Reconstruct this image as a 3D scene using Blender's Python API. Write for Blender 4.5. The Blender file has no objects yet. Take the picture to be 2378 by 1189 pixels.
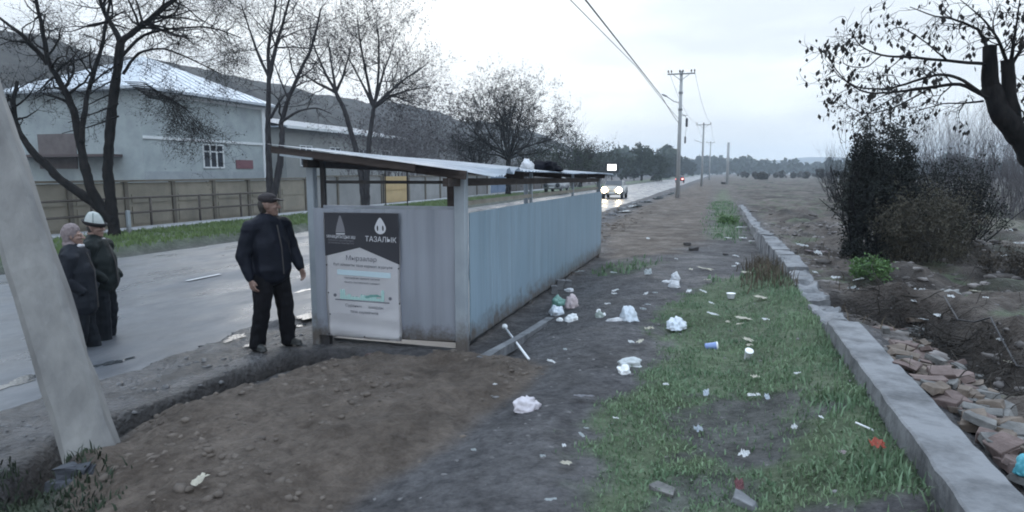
import bpy, bmesh, math, random
import numpy as np
from mathutils import Vector, Matrix
R = math.radians
random.seed(7); rng = np.random.default_rng(7)
sc = bpy.context.scene
col = sc.collection

# ------------------------------------------------------------------ camera
F, CX, CY, CAMZ, HY, VX = 1500., 1189., 594.5, 2.0, 400., 1670.
pitch = math.atan((CY-HY)/F)
hf = math.cos(pitch)*F + math.sin(pitch)*(CY-HY)
yaw = math.atan((VX-CX)/hf)
FH = np.array([-math.sin(yaw), math.cos(yaw), 0.]); RT = np.array([math.cos(yaw), math.sin(yaw), 0.]); UP = np.array([0, 0, 1.])
FW = FH*math.cos(pitch)-UP*math.sin(pitch); UU = FH*math.sin(pitch)+UP*math.cos(pitch)
CAM = np.array([0, 0, CAMZ])
cam = bpy.data.cameras.new('camera'); co = bpy.data.objects.new('camera', cam); col.objects.link(co)
co.location = (0, 0, CAMZ); co.rotation_euler = (math.pi/2-pitch, 0, yaw)
cam.sensor_width = 36; cam.lens = 36*F/2378; cam.clip_start = .05; cam.clip_end = 6000
sc.camera = co

# ------------------------------------------------------------------ world, sun, exposure
W = bpy.data.worlds.new('World'); sc.world = W; W.use_nodes = True
nt = W.node_tree; nt.nodes.clear()
out = nt.nodes.new('ShaderNodeOutputWorld'); bg = nt.nodes.new('ShaderNodeBackground')
sky = nt.nodes.new('ShaderNodeTexSky'); sky.sky_type = 'NISHITA'; sky.sun_disc = False
SUN_EL, SUN_ROT = R(22), R(-25)
sky.sun_elevation = SUN_EL; sky.sun_rotation = SUN_ROT
tc = nt.nodes.new('ShaderNodeTexCoord')
mp = nt.nodes.new('ShaderNodeMapping'); mp.inputs['Scale'].default_value = (1.2, 1.2, 5.0)
nz = nt.nodes.new('ShaderNodeTexNoise'); nz.inputs['Scale'].default_value = 2.3; nz.inputs['Detail'].default_value = 4; nz.inputs['Roughness'].default_value = .5
cr = nt.nodes.new('ShaderNodeValToRGB')
cr.color_ramp.elements[0].position = .38; cr.color_ramp.elements[0].color = (6.5, 6.95, 7.5, 1)
cr.color_ramp.elements[1].position = .60; cr.color_ramp.elements[1].color = (8.5, 8.95, 9.3, 1)
mx = nt.nodes.new('ShaderNodeMix'); mx.data_type = 'RGBA'; mx.inputs['Factor'].default_value = .93
nt.links.new(tc.outputs['Generated'], mp.inputs['Vector']); nt.links.new(mp.outputs[0], nz.inputs['Vector'])
nt.links.new(nz.outputs['Fac'], cr.inputs['Fac'])
sx = nt.nodes.new('ShaderNodeSeparateXYZ'); nt.links.new(tc.outputs['Generated'], sx.inputs[0])
zr = nt.nodes.new('ShaderNodeValToRGB'); ze = zr.color_ramp.elements; ze[0].position = .0; ze[0].color = (1.0, 1.0, 1.0, 1); ze[1].position = .28; ze[1].color = (1.05, 1.10, 1.12, 1)
ze[1].color = (1.10, 1.12, 1.13, 1); zt_ = zr.color_ramp.elements.new(.75); zt_.color = (1.75, 1.98, 2.25, 1)
nt.links.new(sx.outputs['Z'], zr.inputs['Fac'])
mu = nt.nodes.new('ShaderNodeMix'); mu.data_type = 'RGBA'; mu.blend_type = 'MULTIPLY'; mu.inputs['Factor'].default_value = 1
nt.links.new(cr.outputs['Color'], mu.inputs[6]); nt.links.new(zr.outputs['Color'], mu.inputs[7])
nt.links.new(sky.outputs['Color'], mx.inputs[6]); nt.links.new(mu.outputs[2], mx.inputs[7])
nt.links.new(mx.outputs[2], bg.inputs['Color']); bg.inputs['Strength'].default_value = .10
nt.links.new(bg.outputs[0], out.inputs['Surface'])
sl = bpy.data.lights.new('sun', 'SUN'); sl.energy = .5; sl.angle = R(40); sl.color = (1, .95, .9)
so = bpy.data.objects.new('sun', sl); col.objects.link(so)
so.rotation_euler = (math.pi/2-SUN_EL, 0, math.pi-SUN_ROT)
sc.view_settings.view_transform = 'Standard'; sc.view_settings.look = 'None'
sc.view_settings.exposure = 0.36; sc.view_settings.gamma = 1
sc.cycles.volume_bounces = 1; sc.cycles.max_bounces = 6
sc.cycles.filter_width = 1.9

# ------------------------------------------------------------------ helpers
def ray(px, py): return FW+RT*(px-CX)/F+UU*(CY-py)/F
def G(px, py, z=0.):
    d = ray(px, py); return CAM+d*(z-CAMZ)/d[2]
def PX(px, py, x):
    d = ray(px, py); return CAM+d*x/d[0]
def PY(px, py, y):
    d = ray(px, py); return CAM+d*y/d[1]
def PD(px, py, dep): return CAM+ray(px, py)*dep

def hsh(ix, iy, iz=0):
    n = (ix.astype(np.int64)*374761393+iy.astype(np.int64)*668265263+np.int64(iz)*1274126177 if np.isscalar(iz) else
         ix.astype(np.int64)*374761393+iy.astype(np.int64)*668265263+iz.astype(np.int64)*1274126177) & 0x7fffffff
    n = ((n ^ (n >> 13))*1274126177) & 0x7fffffff
    return ((n ^ (n >> 16)) & 0xffff)/65535.
def vn2(x, y, s=0):
    x = np.asarray(x, float); y = np.asarray(y, float)
    ix = np.floor(x); iy = np.floor(y); fx = x-ix; fy = y-iy
    fx = fx*fx*(3-2*fx); fy = fy*fy*(3-2*fy)
    a = hsh(ix, iy, s); b = hsh(ix+1, iy, s); c = hsh(ix, iy+1, s); d = hsh(ix+1, iy+1, s)
    return (a*(1-fx)+b*fx)*(1-fy)+(c*(1-fx)+d*fx)*fy
def fb2(x, y, o=4, s=0):
    t = 0.; a = .5; n = 0.
    for k in range(o):
        t = t+a*vn2(x*2**k, y*2**k, s+k*17); n += a; a *= .55
    return t/n*2-1
def vn3(p, s=0):
    i = np.floor(p); f = p-i; f = f*f*(3-2*f); r = 0
    for dx in (0, 1):
        for dy in (0, 1):
            for dz in (0, 1):
                w = (f[:, 0] if dx else 1-f[:, 0])*(f[:, 1] if dy else 1-f[:, 1])*(f[:, 2] if dz else 1-f[:, 2])
                r = r+w*hsh(i[:, 0]+dx+s*31, i[:, 1]+dy, i[:, 2]+dz)
    return r*2-1
def ss(a, b, x):
    t = np.clip((x-a)/(b-a), 0, 1); return t*t*(3-2*t)
def polysd(poly, x, y):
    """signed distance to polygon, positive inside"""
    P = np.asarray(poly, float); n = len(P); d = np.full(np.shape(x), 1e9); ins = np.zeros(np.shape(x), bool)
    for i in range(n):
        a = P[i]; b = P[(i+1) % n]; e = b-a; wx = x-a[0]; wy = y-a[1]
        t = np.clip((wx*e[0]+wy*e[1])/(e@e), 0, 1)
        d = np.minimum(d, (wx-e[0]*t)**2+(wy-e[1]*t)**2)
        c = ((a[1] > y) != (b[1] > y)) & (x < (b[0]-a[0])*(y-a[1])/(b[1]-a[1]+1e-12)+a[0])
        ins ^= c
    return np.where(ins, 1, -1)*np.sqrt(d)
def linedist(line, x, y):
    P = np.asarray(line, float); d = np.full(np.shape(x), 1e9)
    for i in range(len(P)-1):
        a = P[i]; b = P[i+1]; e = b-a; wx = x-a[0]; wy = y-a[1]
        t = np.clip((wx*e[0]+wy*e[1])/(e@e), 0, 1)
        d = np.minimum(d, (wx-e[0]*t)**2+(wy-e[1]*t)**2)
    return np.sqrt(d)

# ------------------------------------------------------------------ materials
MATS = {}
def mat(name, c, rough=.8, c2=None, scale=6., bump=0., bscale=None, metal=0., spec=.5, detail=5, stretch=(1, 1, 1), ramp=(.35, .65), emit=None, estr=0, r2=None):
    if name in MATS: return MATS[name]
    m = bpy.data.materials.new(name); m.use_nodes = True; t = m.node_tree; b = t.nodes['Principled BSDF']
    b.inputs['Base Color'].default_value = (*c, 1); b.inputs['Roughness'].default_value = rough
    b.inputs['Metallic'].default_value = metal; b.inputs['Specular IOR Level'].default_value = spec
    if c2 is not None or bump or r2 is not None:
        g = t.nodes.new('ShaderNodeTexCoord'); mp_ = t.nodes.new('ShaderNodeMapping'); mp_.inputs['Scale'].default_value = stretch
        t.links.new(g.outputs['Object'], mp_.inputs[0])
        n = t.nodes.new('ShaderNodeTexNoise'); n.inputs['Scale'].default_value = scale; n.inputs['Detail'].default_value = detail; n.inputs['Roughness'].default_value = .65
        t.links.new(mp_.outputs[0], n.inputs['Vector'])
        if c2 is not None:
            r = t.nodes.new('ShaderNodeValToRGB'); r.color_ramp.elements[0].position = ramp[0]; r.color_ramp.elements[1].position = ramp[1]
            r.color_ramp.elements[0].color = (*c, 1); r.color_ramp.elements[1].color = (*c2, 1)
            t.links.new(n.outputs['Fac'], r.inputs['Fac']); t.links.new(r.outputs[0], b.inputs['Base Color'])
        if r2 is not None:
            q = t.nodes.new('ShaderNodeMapRange'); q.inputs[1].default_value = .3; q.inputs[2].default_value = .7; q.inputs[3].default_value = rough; q.inputs[4].default_value = r2
            t.links.new(n.outputs['Fac'], q.inputs[0]); t.links.new(q.outputs[0], b.inputs['Roughness'])
        if bump:
            n2 = t.nodes.new('ShaderNodeTexNoise'); n2.inputs['Scale'].default_value = bscale or scale*3; n2.inputs['Detail'].default_value = 4
            t.links.new(mp_.outputs[0], n2.inputs['Vector'])
            bp = t.nodes.new('ShaderNodeBump'); bp.inputs['Strength'].default_value = bump; bp.inputs['Distance'].default_value = .02
            t.links.new(n2.outputs['Fac'], bp.inputs['Height']); t.links.new(bp.outputs[0], b.inputs['Normal'])
    if emit:
        b.inputs['Emission Color'].default_value = (*emit, 1); b.inputs['Emission Strength'].default_value = estr
    MATS[name] = m; return m

# ------------------------------------------------------------------ object helpers
def tag(o, label=None, cat=None, group=None, kind=None):
    if label: o['label'] = label
    if cat: o['category'] = cat
    if group: o['group'] = group
    if kind: o['kind'] = kind
    return o
def link(name, me, m, parent=None, loc=None):
    if m is not None:
        for k in (m if isinstance(m, (list, tuple)) else [m]): me.materials.append(k)
    o = bpy.data.objects.new(name, me); col.objects.link(o)
    if loc is not None: o.location = loc
    if parent is not None: o.parent = parent
    return o
def empty(name, loc=(0, 0, 0), rz=0., label=None, cat=None, group=None):
    o = bpy.data.objects.new(name, None); col.objects.link(o); o.empty_display_size = .1
    o.location = Vector(tuple(float(v) for v in loc)); o.rotation_euler = (0, 0, rz)
    return tag(o, label, cat, group)
def kids(o): return [c for c in bpy.data.objects if c.parent is o]
def copy_tree(o, parent=None):
    c = o.copy(); col.objects.link(c)
    if parent is not None: c.parent = parent
    for ch in kids(o): copy_tree(ch, c)
    return c
def npmesh(name, V, Fc, smooth=False):
    """V (n,3); Fc (m,k) array"""
    me = bpy.data.meshes.new(name); V = np.asarray(V, np.float32); Fc = np.asarray(Fc, np.int32); m, k = Fc.shape
    me.vertices.add(len(V)); me.vertices.foreach_set('co', V.ravel())
    me.loops.add(m*k); me.loops.foreach_set('vertex_index', Fc.ravel())
    me.polygons.add(m); me.polygons.foreach_set('loop_start', np.arange(0, m*k, k, dtype=np.int32)); me.polygons.foreach_set('loop_total', np.full(m, k, np.int32))
    me.update(calc_edges=True); me.validate()
    if smooth: me.polygons.foreach_set('use_smooth', np.ones(len(me.polygons), bool))
    return me
def bmesh_obj(name, bm, m, parent=None, smooth=False, loc=None):
    bmesh.ops.recalc_face_normals(bm, faces=bm.faces)
    me = bpy.data.meshes.new(name); bm.to_mesh(me); bm.free()
    if smooth:
        for p in me.polygons: p.use_smooth = True
    return link(name, me, m, parent, loc)
def box(bm, x0, x1, y0, y1, z0, z1, M=None, mi=0):
    vs = [bm.verts.new((x, y, z)) for x in (x0, x1) for y in (y0, y1) for z in (z0, z1)]
    if M is not None:
        for v in vs: v.co = M @ v.co
    fs = []
    for f in ((0, 1, 3, 2), (4, 6, 7, 5), (0, 4, 5, 1), (2, 3, 7, 6), (0, 2, 6, 4), (1, 5, 7, 3)):
        g = bm.faces.new([vs[i] for i in f]); g.material_index = mi; fs.append(g)
    return vs
def bar(bm, a, b, w, h, up=(0, 0, 1)):
    a = Vector(tuple(map(float, a))); b = Vector(tuple(map(float, b))); d = (b-a); L = d.length; d.normalize()
    u = Vector(up); s = d.cross(u)
    if s.length < 1e-4: s = d.cross(Vector((1, 0, 0)))
    s.normalize(); u = s.cross(d)
    M = Matrix((( s.x, d.x, u.x, a.x), (s.y, d.y, u.y, a.y), (s.z, d.z, u.z, a.z), (0, 0, 0, 1)))
    return box(bm, -w/2, w/2, 0, L, -h/2, h/2, M)
def tube(bm, pts, rad, n=8, cap=True):
    pts = [Vector(tuple(map(float, p))) for p in pts]
    if not hasattr(rad, '__len__'): rad = [rad]*len(pts)
    rings = []
    for i, p in enumerate(pts):
        d = (pts[min(i+1, len(pts)-1)]-pts[max(i-1, 0)]).normalized()
        s = d.cross(Vector((0, 0, 1)))
        if s.length < 1e-3: s = Vector((1, 0, 0))
        s.normalize(); u = s.cross(d)
        rings.append([bm.verts.new(p+(s*math.cos(2*math.pi*k/n)+u*math.sin(2*math.pi*k/n))*rad[i]) for k in range(n)])
    for a, b in zip(rings, rings[1:]):
        for k in range(n): bm.faces.new((a[k], a[(k+1) % n], b[(k+1) % n], b[k]))
    if cap:
        bm.faces.new(rings[0][::-1]); bm.faces.new(rings[-1])
def lathe(bm, prof, n=16, M=None):
    rings = []
    for r, z in prof:
        rings.append([bm.verts.new(Vector((r*math.cos(2*math.pi*k/n), r*math.sin(2*math.pi*k/n), z))) for k in range(n)])
    for a, b in zip(rings, rings[1:]):
        for k in range(n): bm.faces.new((a[k], a[(k+1) % n], b[(k+1) % n], b[k]))
    bm.faces.new(rings[0][::-1]); bm.faces.new(rings[-1])
    if M is not None:
        for rr in rings:
            for v in rr: v.co = M @ v.co
def bevel(bm, w, seg=1):
    bmesh.ops.bevel(bm, geom=bm.edges[:], offset=w, segments=seg, affect='EDGES')
def rough_up(bm, amp, sc_, seed=0):
    if not bm.verts: return
    p = np.array([v.co[:] for v in bm.verts])
    d = np.stack([vn3(p*sc_+seed*7.3, s) for s in (1, 2, 3)], 1)*amp
    for v, k in zip(bm.verts, d): v.co += Vector(k)
def thing(name, label, cat, loc=(0, 0, 0), rz=0., group=None): return empty(name, loc, rz, label, cat, group)

# ------------------------------------------------------------------ terrain
def pg(pts, z=.2): return [G(a, b, z)[:2] for a, b in pts]
MOUND = pg([(215, 1060), (300, 978), (480, 915), (650, 865), (740, 838), (850, 822), (1040, 815), (1220, 840), (1270, 885), (1200, 950), (1090, 1050), (900, 1140), (820, 1189), (500, 1400), (60, 1300), (120, 1150)], .08)
TRENCH = pg([(60, 1150), (180, 1030), (290, 985), (480, 912), (600, 865), (690, 838), (765, 832)], .0)
GRASS1 = pg([(1300, 1230), (1345, 1100), (1400, 985), (1470, 905), (1520, 780), (1545, 700), (1660, 645), (1780, 622), (1880, 700), (1950, 790), (2050, 960), (2200, 1260)], .3)
BARE1 = pg([(1600, 905), (1700, 900), (1880, 950), (1900, 1010), (1800, 1080), (1650, 1060), (1590, 980)], .3)
BARE2 = pg([(1500, 1100), (1700, 1070), (1800, 1120), (1760, 1189), (1520, 1189)], .3)
GRASS2 = pg([(1640, 555), (1650, 480), (1665, 440), (1690, 438), (1705, 470), (1735, 530), (1730, 560)], .1)
GRASS3 = pg([(1380, 620), (1480, 600), (1530, 625), (1440, 640)], .1)
BROWN2 = pg([(1398, 598), (1560, 590), (1640, 560), (1650, 480), (1660, 430), (1620, 428), (1480, 480), (1398, 520)], .1)
DITCH = pg([(1960, 735), (2080, 750), (2180, 790), (2330, 900), (2420, 960)], 0)
def height(x, y, fine=True):
    x = np.asarray(x, float); y = np.asarray(y, float)
    far = ss(60, 300, y)
    h = np.where(x < -14.1, .10*ss(-14.15, -14.6, x)-.12*(1-ss(-14.15, -14.6, x)), 0.)
    edge = -5.45+.22*fb2(y*.6, x*0+3, 3, 5)+.10*fb2(y*2.3, x*0+9, 2, 8)
    road = ss(edge-.05, edge-.45, x)*ss(-14.3, -14.0, x)
    h = np.where(x >= -14.1, 0.02-.24*road, h)
    up = .27*ss(-2.5, -.9, x)*(1-.75*ss(9, 17, y))
    h = h+up
    h = h-.10*ss(1.25, 1.6, x)*(1-ss(12, 20, y))
    sd = polysd(MOUND, x, y)
    h = h+.20*ss(-.05, .55, sd)
    h = h+.22*ss(.1, .95, x)*(1-ss(1.0, 1.35, x))*(1-ss(9, 14, y))+.30*ss(1.2, 1.35, x)*(1-ss(1.7, 2.15, x))*(1-ss(6.8, 7.8, y))*ss(2.5, 4, y)
    td = linedist(TRENCH, x, y)
    tw = .25+.14*fb2(x*1.4, y*1.4, 2, 29)+.14*ss(5.0, 6.0, y)
    h = h-.30*(1-ss(.03, tw, td))
    h = h-.55*(1-ss(.15, .75, linedist(DITCH, x, y)))
    h = h+.16*np.exp(-((x+3.92)**2+(y-2.95)**2)/.30**2)
    if fine:
        mud = np.exp(-((x-edge-.25)/.45)**2)*ss(2, 3, y)*ss(14, 9, y)
        h = h+mud*(.05*fb2(x*3.1, y*2.0, 3, 53)+.03*np.abs(fb2(x*6, y*3, 2, 57)))
        sh = ss(edge+.0, edge-.3, x)*ss(-14.4, -14.0, x)
        rough = .6+.8*ss(0, .3, sd)+1.0*ss(1.3, 1.8, x)*ss(60, 20, y)
        near = ss(60, 18, y)*ss(-25, -18, x)
        h = h+(1-sh)*near*rough*(.035*fb2(x*2.2, y*2.2, 3, 11)+.022*fb2(x*7, y*7, 3, 23))
        h = h+(1-sh)*near*ss(-.1, .3, sd)*(.05*np.maximum(0, fb2(x*5, y*5, 3, 31))+.03*fb2(x*11, y*9, 3, 37)+.05*fb2(x*1.6, y*1.6, 2, 39))
        h = h+ss(2, 8, x)*.25*fb2(x*.25, y*.25, 3, 41)*ss(8, 14, y)+ss(1.7, 2.6, x)*ss(60, 25, y)*.42*fb2(x*.9, y*.9, 4, 47)
        h = h+(1-sh)*ss(18, 40, y)*ss(-4.5, -3, x)*.12*fb2(x*.8, y*.5, 3, 43)
        ridge = np.exp(-((x-edge-.55)/.28)**2)*ss(14, 20, y)*.14*np.maximum(0, .4+fb2(x*1.5, y*1.1, 3, 51))
        h = h+ridge
    return h
def hz(x, y): return float(height(np.array([x]), np.array([y]))[0])
def GT(px, py):
    """ground point under a place in the photograph"""
    z = 0.1
    for _ in range(12):
        p = G(px, py, z); z = .5*z+.5*hz(p[0], p[1])
    p[2] = hz(p[0], p[1]); return p

def axis(segs, grow, lim):
    a = list(np.arange(segs[0], segs[1], segs[2])); s = segs[2]; v = a[-1]
    while v < lim: s *= grow; v += s; a.append(v)
    return a
xr = axis((-7.2, 3.2, .04), 1.07, 1500); s = .04; v = -7.2; xl = []
while v > -1500: s = min(s*1.07, 1e9) if v > -14.4 or v < -19 else s; v -= s; xl.append(v)
xs = np.array(xl[::-1]+xr); ys = np.array(axis((2.0, 9.5, .035), 1.025, 2600)); ys = np.concatenate([[-40, -15, -6, -2, 0, 1, 1.5, 1.8], ys])
XX, YY = np.meshgrid(xs, ys); hx = height(XX, YY)
V = np.stack([XX.ravel(), YY.ravel(), hx.ravel()], 1); nx, ny = len(xs), len(ys)
ii = np.arange(nx*ny).reshape(ny, nx); FQ = np.stack([ii[:-1, :-1], ii[:-1, 1:], ii[1:, 1:], ii[1:, :-1]], -1).reshape(-1, 4)
gme = npmesh('ground', V, FQ, True)
def grass_mask(x, y):
    n = .25*fb2(x*2.0, y*2.0, 3, 61)+.12*fb2(x*6, y*6, 2, 65)
    g = ss(-.10, .18, polysd(GRASS1, x, y)+n)
    g = g*(1-.85*ss(-.1, .15, polysd(BARE1, x, y)+n*1.4))*(1-.7*ss(-.1, .15, polysd(BARE2, x, y)+n*1.4))
    g = np.maximum(g, .8*ss(-.3, .6, polysd(GRASS2, x, y)+n*2.0))
    g = np.maximum(g, .6*ss(-.3, .3, polysd(GRASS3, x, y)+n*2))
    v = ss(-14.35, -14.7, x)*ss(-18.2, -17.9, x)
    g = np.maximum(g, v*ss(-.45, .1, fb2(x*.8, y*.5, 3, 71)+.35))
    g = np.maximum(g, .75*ss(.0, .25, fb2(x*1.1, y*1.1, 3, 77)-.18)*ss(1.5, 2.2, x))
    lb = ss(-.2, .2, .2-np.hypot((x+3.9)/.7, (y-2.2)/.7)+.4+n)
    return np.maximum(g, lb*.8)
gm = grass_mask(XX, YY).ravel()
bn = .3*fb2(XX*1.2, YY*1.2, 3, 81).ravel()
br = np.maximum(ss(-.08, .15, polysd(MOUND, XX, YY).ravel()+bn*.35), .9*ss(-.4, .5, polysd(BROWN2, XX, YY).ravel()+bn))
br = np.maximum(br, .6*ss(20, 60, YY.ravel())*ss(-4.5, -3.5, XX.ravel()))
br = np.maximum(br, .75*ss(1.3, 2.0, XX.ravel()))
dkf = ss(.0, .25, fb2(XX*.7, YY*.7, 4, 85).ravel())*ss(1.4, 2.2, XX.ravel())*.75+.35*ss(-.1, .3, fb2(XX*.5, YY*.25, 4, 87).ravel())*ss(-5, -4.2, XX.ravel())*ss(14, 20, YY.ravel())
pale = ss(0, 3, polysd([(6.2, 18), (20, 20), (45, 60), (11, 40)], XX.ravel(), YY.ravel())+bn*4)
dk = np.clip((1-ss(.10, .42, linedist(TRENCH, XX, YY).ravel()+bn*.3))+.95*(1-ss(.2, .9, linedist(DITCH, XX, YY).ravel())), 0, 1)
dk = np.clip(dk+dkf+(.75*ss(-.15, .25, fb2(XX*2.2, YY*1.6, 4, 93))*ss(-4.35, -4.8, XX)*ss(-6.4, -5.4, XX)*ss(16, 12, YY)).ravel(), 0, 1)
wet = ss(-4.3, -4.9, XX)*ss(-6.4, -5.6, XX)*ss(17, 13, YY)*ss(-.35, .25, fb2(XX*1.3, YY*.8, 3, 89))
wa = gme.attributes.new('wet', 'FLOAT', 'POINT'); wa.data.foreach_set('value', np.clip(wet, 0, 1).astype(np.float32).ravel())
ca = gme.color_attributes.new('zone', 'FLOAT_COLOR', 'POINT')
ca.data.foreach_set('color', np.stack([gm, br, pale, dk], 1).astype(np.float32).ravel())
def ground_material():
    m = bpy.data.materials.new('wet_earth'); m.use_nodes = True; t = m.node_tree; N = t.nodes; L = t.links; b = N['Principled BSDF']; b.inputs['Specular IOR Level'].default_value = .22
    at = N.new('ShaderNodeAttribute'); at.attribute_name = 'zone'
    sp = N.new('ShaderNodeSeparateColor'); L.new(at.outputs['Color'], sp.inputs[0])
    g = N.new('ShaderNodeTexCoord')
    def noise(s, d=5, r=.65):
        n = N.new('ShaderNodeTexNoise'); n.inputs['Scale'].default_value = s; n.inputs['Detail'].default_value = d; n.inputs['Roughness'].default_value = r
        L.new(g.outputs['Object'], n.inputs['Vector']); return n.outputs['Fac']
    def ramp(f, a, ca_, b_, cb):
        r = N.new('ShaderNodeValToRGB'); e = r.color_ramp.elements; e[0].position = a; e[0].color = (*ca_, 1); e[1].position = b_; e[1].color = (*cb, 1)
        L.new(f, r.inputs[0]); return r.outputs[0]
    def mixc(f, a, c):
        x = N.new('ShaderNodeMix'); x.data_type = 'RGBA'; L.new(f, x.inputs[0]); L.new(a, x.inputs[6]); L.new(c, x.inputs[7]); return x.outputs[2]
    nf = noise(9, 9, .74); nl = noise(1.3, 4)
    dirt = ramp(nf, .36, (.042, .042, .047), .70, (.132, .131, .139))
    brown = ramp(nf, .30, (.058, .046, .039), .76, (.165, .137, .117))
    soil = ramp(nf, .35, (.054, .078, .046), .70, (.125, .165, .100))
    pal = ramp(nf, .35, (.12, .11, .09), .68, (.26, .25, .21))
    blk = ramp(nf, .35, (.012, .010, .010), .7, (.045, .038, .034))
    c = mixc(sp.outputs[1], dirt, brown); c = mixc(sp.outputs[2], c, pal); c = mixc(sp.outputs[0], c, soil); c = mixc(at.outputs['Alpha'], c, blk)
    mm = N.new('ShaderNodeMix'); mm.data_type = 'RGBA'; mm.blend_type = 'MULTIPLY'; mm.inputs[0].default_value = 1; L.new(c, mm.inputs[6]); L.new(ramp(noise(1.9, 6, .7), .32, (.62, .60, .58), .66, (1.18, 1.17, 1.16)), mm.inputs[7]); L.new(mm.outputs[2], b.inputs['Base Color'])
    q = N.new('ShaderNodeMapRange'); q.inputs[1].default_value = .35; q.inputs[2].default_value = .65; q.inputs[3].default_value = .55; q.inputs[4].default_value = .95
    L.new(nl, q.inputs[0])
    wt_ = N.new('ShaderNodeAttribute'); wt_.attribute_name = 'wet'; rm = N.new('ShaderNodeMix'); rm.data_type = 'FLOAT'; L.new(wt_.outputs['Fac'], rm.inputs[0]); L.new(q.outputs[0], rm.inputs[2]); rm.inputs[3].default_value = .24; L.new(rm.outputs[0], b.inputs['Roughness'])
    rs_ = N.new('ShaderNodeMix'); rs_.data_type = 'FLOAT'; L.new(wt_.outputs['Fac'], rs_.inputs[0]); rs_.inputs[2].default_value = .22; rs_.inputs[3].default_value = .8; L.new(rs_.outputs[0], b.inputs['Specular IOR Level'])
    vo = N.new('ShaderNodeTexVoronoi'); vo.inputs['Scale'].default_value = 22; L.new(g.outputs['Object'], vo.inputs['Vector'])
    ad = N.new('ShaderNodeMath'); ad.operation = 'MULTIPLY_ADD'; L.new(vo.outputs['Distance'], ad.inputs[0]); ad.inputs[1].default_value = -.6; L.new(noise(30, 6), ad.inputs[2])
    bp = N.new('ShaderNodeBump'); bp.inputs['Strength'].default_value = .9; bp.inputs['Distance'].default_value = .05; L.new(ad.outputs[0], bp.inputs['Height']); L.new(bp.outputs[0], b.inputs['Normal'])
    return m
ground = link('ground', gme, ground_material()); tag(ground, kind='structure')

# ------------------------------------------------------------------ road
def road_material():
    m = bpy.data.materials.new('wet_asphalt'); m.use_nodes = True; t = m.node_tree; N = t.nodes; L = t.links; b = N['Principled BSDF']
    g = N.new('ShaderNodeTexCoord'); mp_ = N.new('ShaderNodeMapping'); mp_.inputs['Scale'].default_value = (1, .45, 1); L.new(g.outputs['Object'], mp_.inputs[0])
    def noise(s, d=5, r=.6):
        n = N.new('ShaderNodeTexNoise'); n.inputs['Scale'].default_value = s; n.inputs['Detail'].default_value = d; n.inputs['Roughness'].default_value = r
        L.new(mp_.outputs[0], n.inputs['Vector']); return n.outputs['Fac']
    a = noise(.9, 5); f = noise(45, 3)
    r = N.new('ShaderNodeValToRGB'); e = r.color_ramp.elements; e[0].position = .3; e[0].color = (.058, .064, .076, 1); e[1].position = .7; e[1].color = (.108, .116, .130, 1); L.new(noise(3, 6, .7), r.inputs[0]); L.new(r.outputs[0], b.inputs['Base Color'])
    q = N.new('ShaderNodeMapRange'); q.inputs[1].default_value = .40; q.inputs[2].default_value = .62; q.inputs[3].default_value = .26; q.inputs[4].default_value = .55; L.new(a, q.inputs[0]); L.new(q.outputs[0], b.inputs['Roughness'])
    bp = N.new('ShaderNodeBump'); bp.inputs['Strength'].default_value = .25; bp.inputs['Distance'].default_value = .01; L.new(f, bp.inputs['Height'])
    b2 = N.new('ShaderNodeBump'); b2.inputs['Strength'].default_value = .25; b2.inputs['Distance'].default_value = .05; L.new(noise(2.2, 3), b2.inputs['Height']); L.new(bp.outputs[0], b2.inputs['Normal']); L.new(b2.outputs[0], b.inputs['Normal'])
    return m
rx = np.linspace(-14.12, -4.75, 60); ry = np.concatenate([np.arange(-20, 30, .35), np.geomspace(30, 1300, 120)])
RX, RY = np.meshgrid(rx, ry); rz = -.12+.03*(1-((RX+9.8)/4.4)**2)+.012*fb2(RX*.7, RY*.4, 3, 91)*ss(80, 40, RY)
ii = np.arange(rz.size).reshape(rz.shape)
tag(link('road', npmesh('road', np.stack([RX, RY, rz], -1).reshape(-1, 3), np.stack([ii[:-1, :-1], ii[:-1, 1:], ii[1:, 1:], ii[1:, :-1]], -1).reshape(-1, 4), True), road_material()), kind='structure')
def rdz(x, y): return -.12+.03*(1-((x+9.8)/4.4)**2)
pm = mat('worn_road_paint', (.35, .36, .38), .5, (.55, .56, .58), 14)
dA = G(425, 655, -.1); dB = G(520, 640, -.1)
for k in range(14):
    y0 = float(dA[1])+k*9.; bm = bmesh.new()
    xc = float(dA[0]+dB[0])/2
    n = 8; vs = [[bm.verts.new((xc+s_*.045, y0+float(dB[1]-dA[1])*i/n, rdz(xc, 0)+.022)) for s_ in (-1, 1)] for i in range(n+1)]
    for a, b in zip(vs, vs[1:]): bm.faces.new((a[0], a[1], b[1], b[0]))
    bmesh_obj('lane_marking', bm, pm)['kind'] = 'structure'
# puddles: thin sheets of standing water on the shoulder and road
wm = mat('puddle_water', (.05, .055, .06), .04, spec=.8)
def puddle(px, py, a, b_, rz_=0):
    p = GT(px, py); x0, y0 = p[0], p[1]; bm = bmesh.new(); n = 48; ph = random.random()*9; ring = []
    for k in range(n):
        t = 2*math.pi*k/n; rr = 1+.30*math.sin(2*t+ph)+.22*math.sin(3*t+ph*2)+.16*math.sin(5*t+2*ph)+.12*math.sin(9*t+ph)
        u, v = a*rr*math.cos(t), b_*rr*math.sin(t); ring.append((x0+u*math.cos(rz_)-v*math.sin(rz_), y0+u*math.sin(rz_)+v*math.cos(rz_)))
    zz = max(max(hz(x, y), rdz(x, y) if -14 < x < -4.75 else -9) for x, y in ring[::4]+[(x0, y0)])*.5+max(p[2], rdz(x0, y0) if x0 < -4.75 else -9)*.5+.006
    bm.faces.new([bm.verts.new((x, y, zz)) for x, y in ring]); bmesh_obj('puddle', bm, wm)['kind'] = 'structure'
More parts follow.
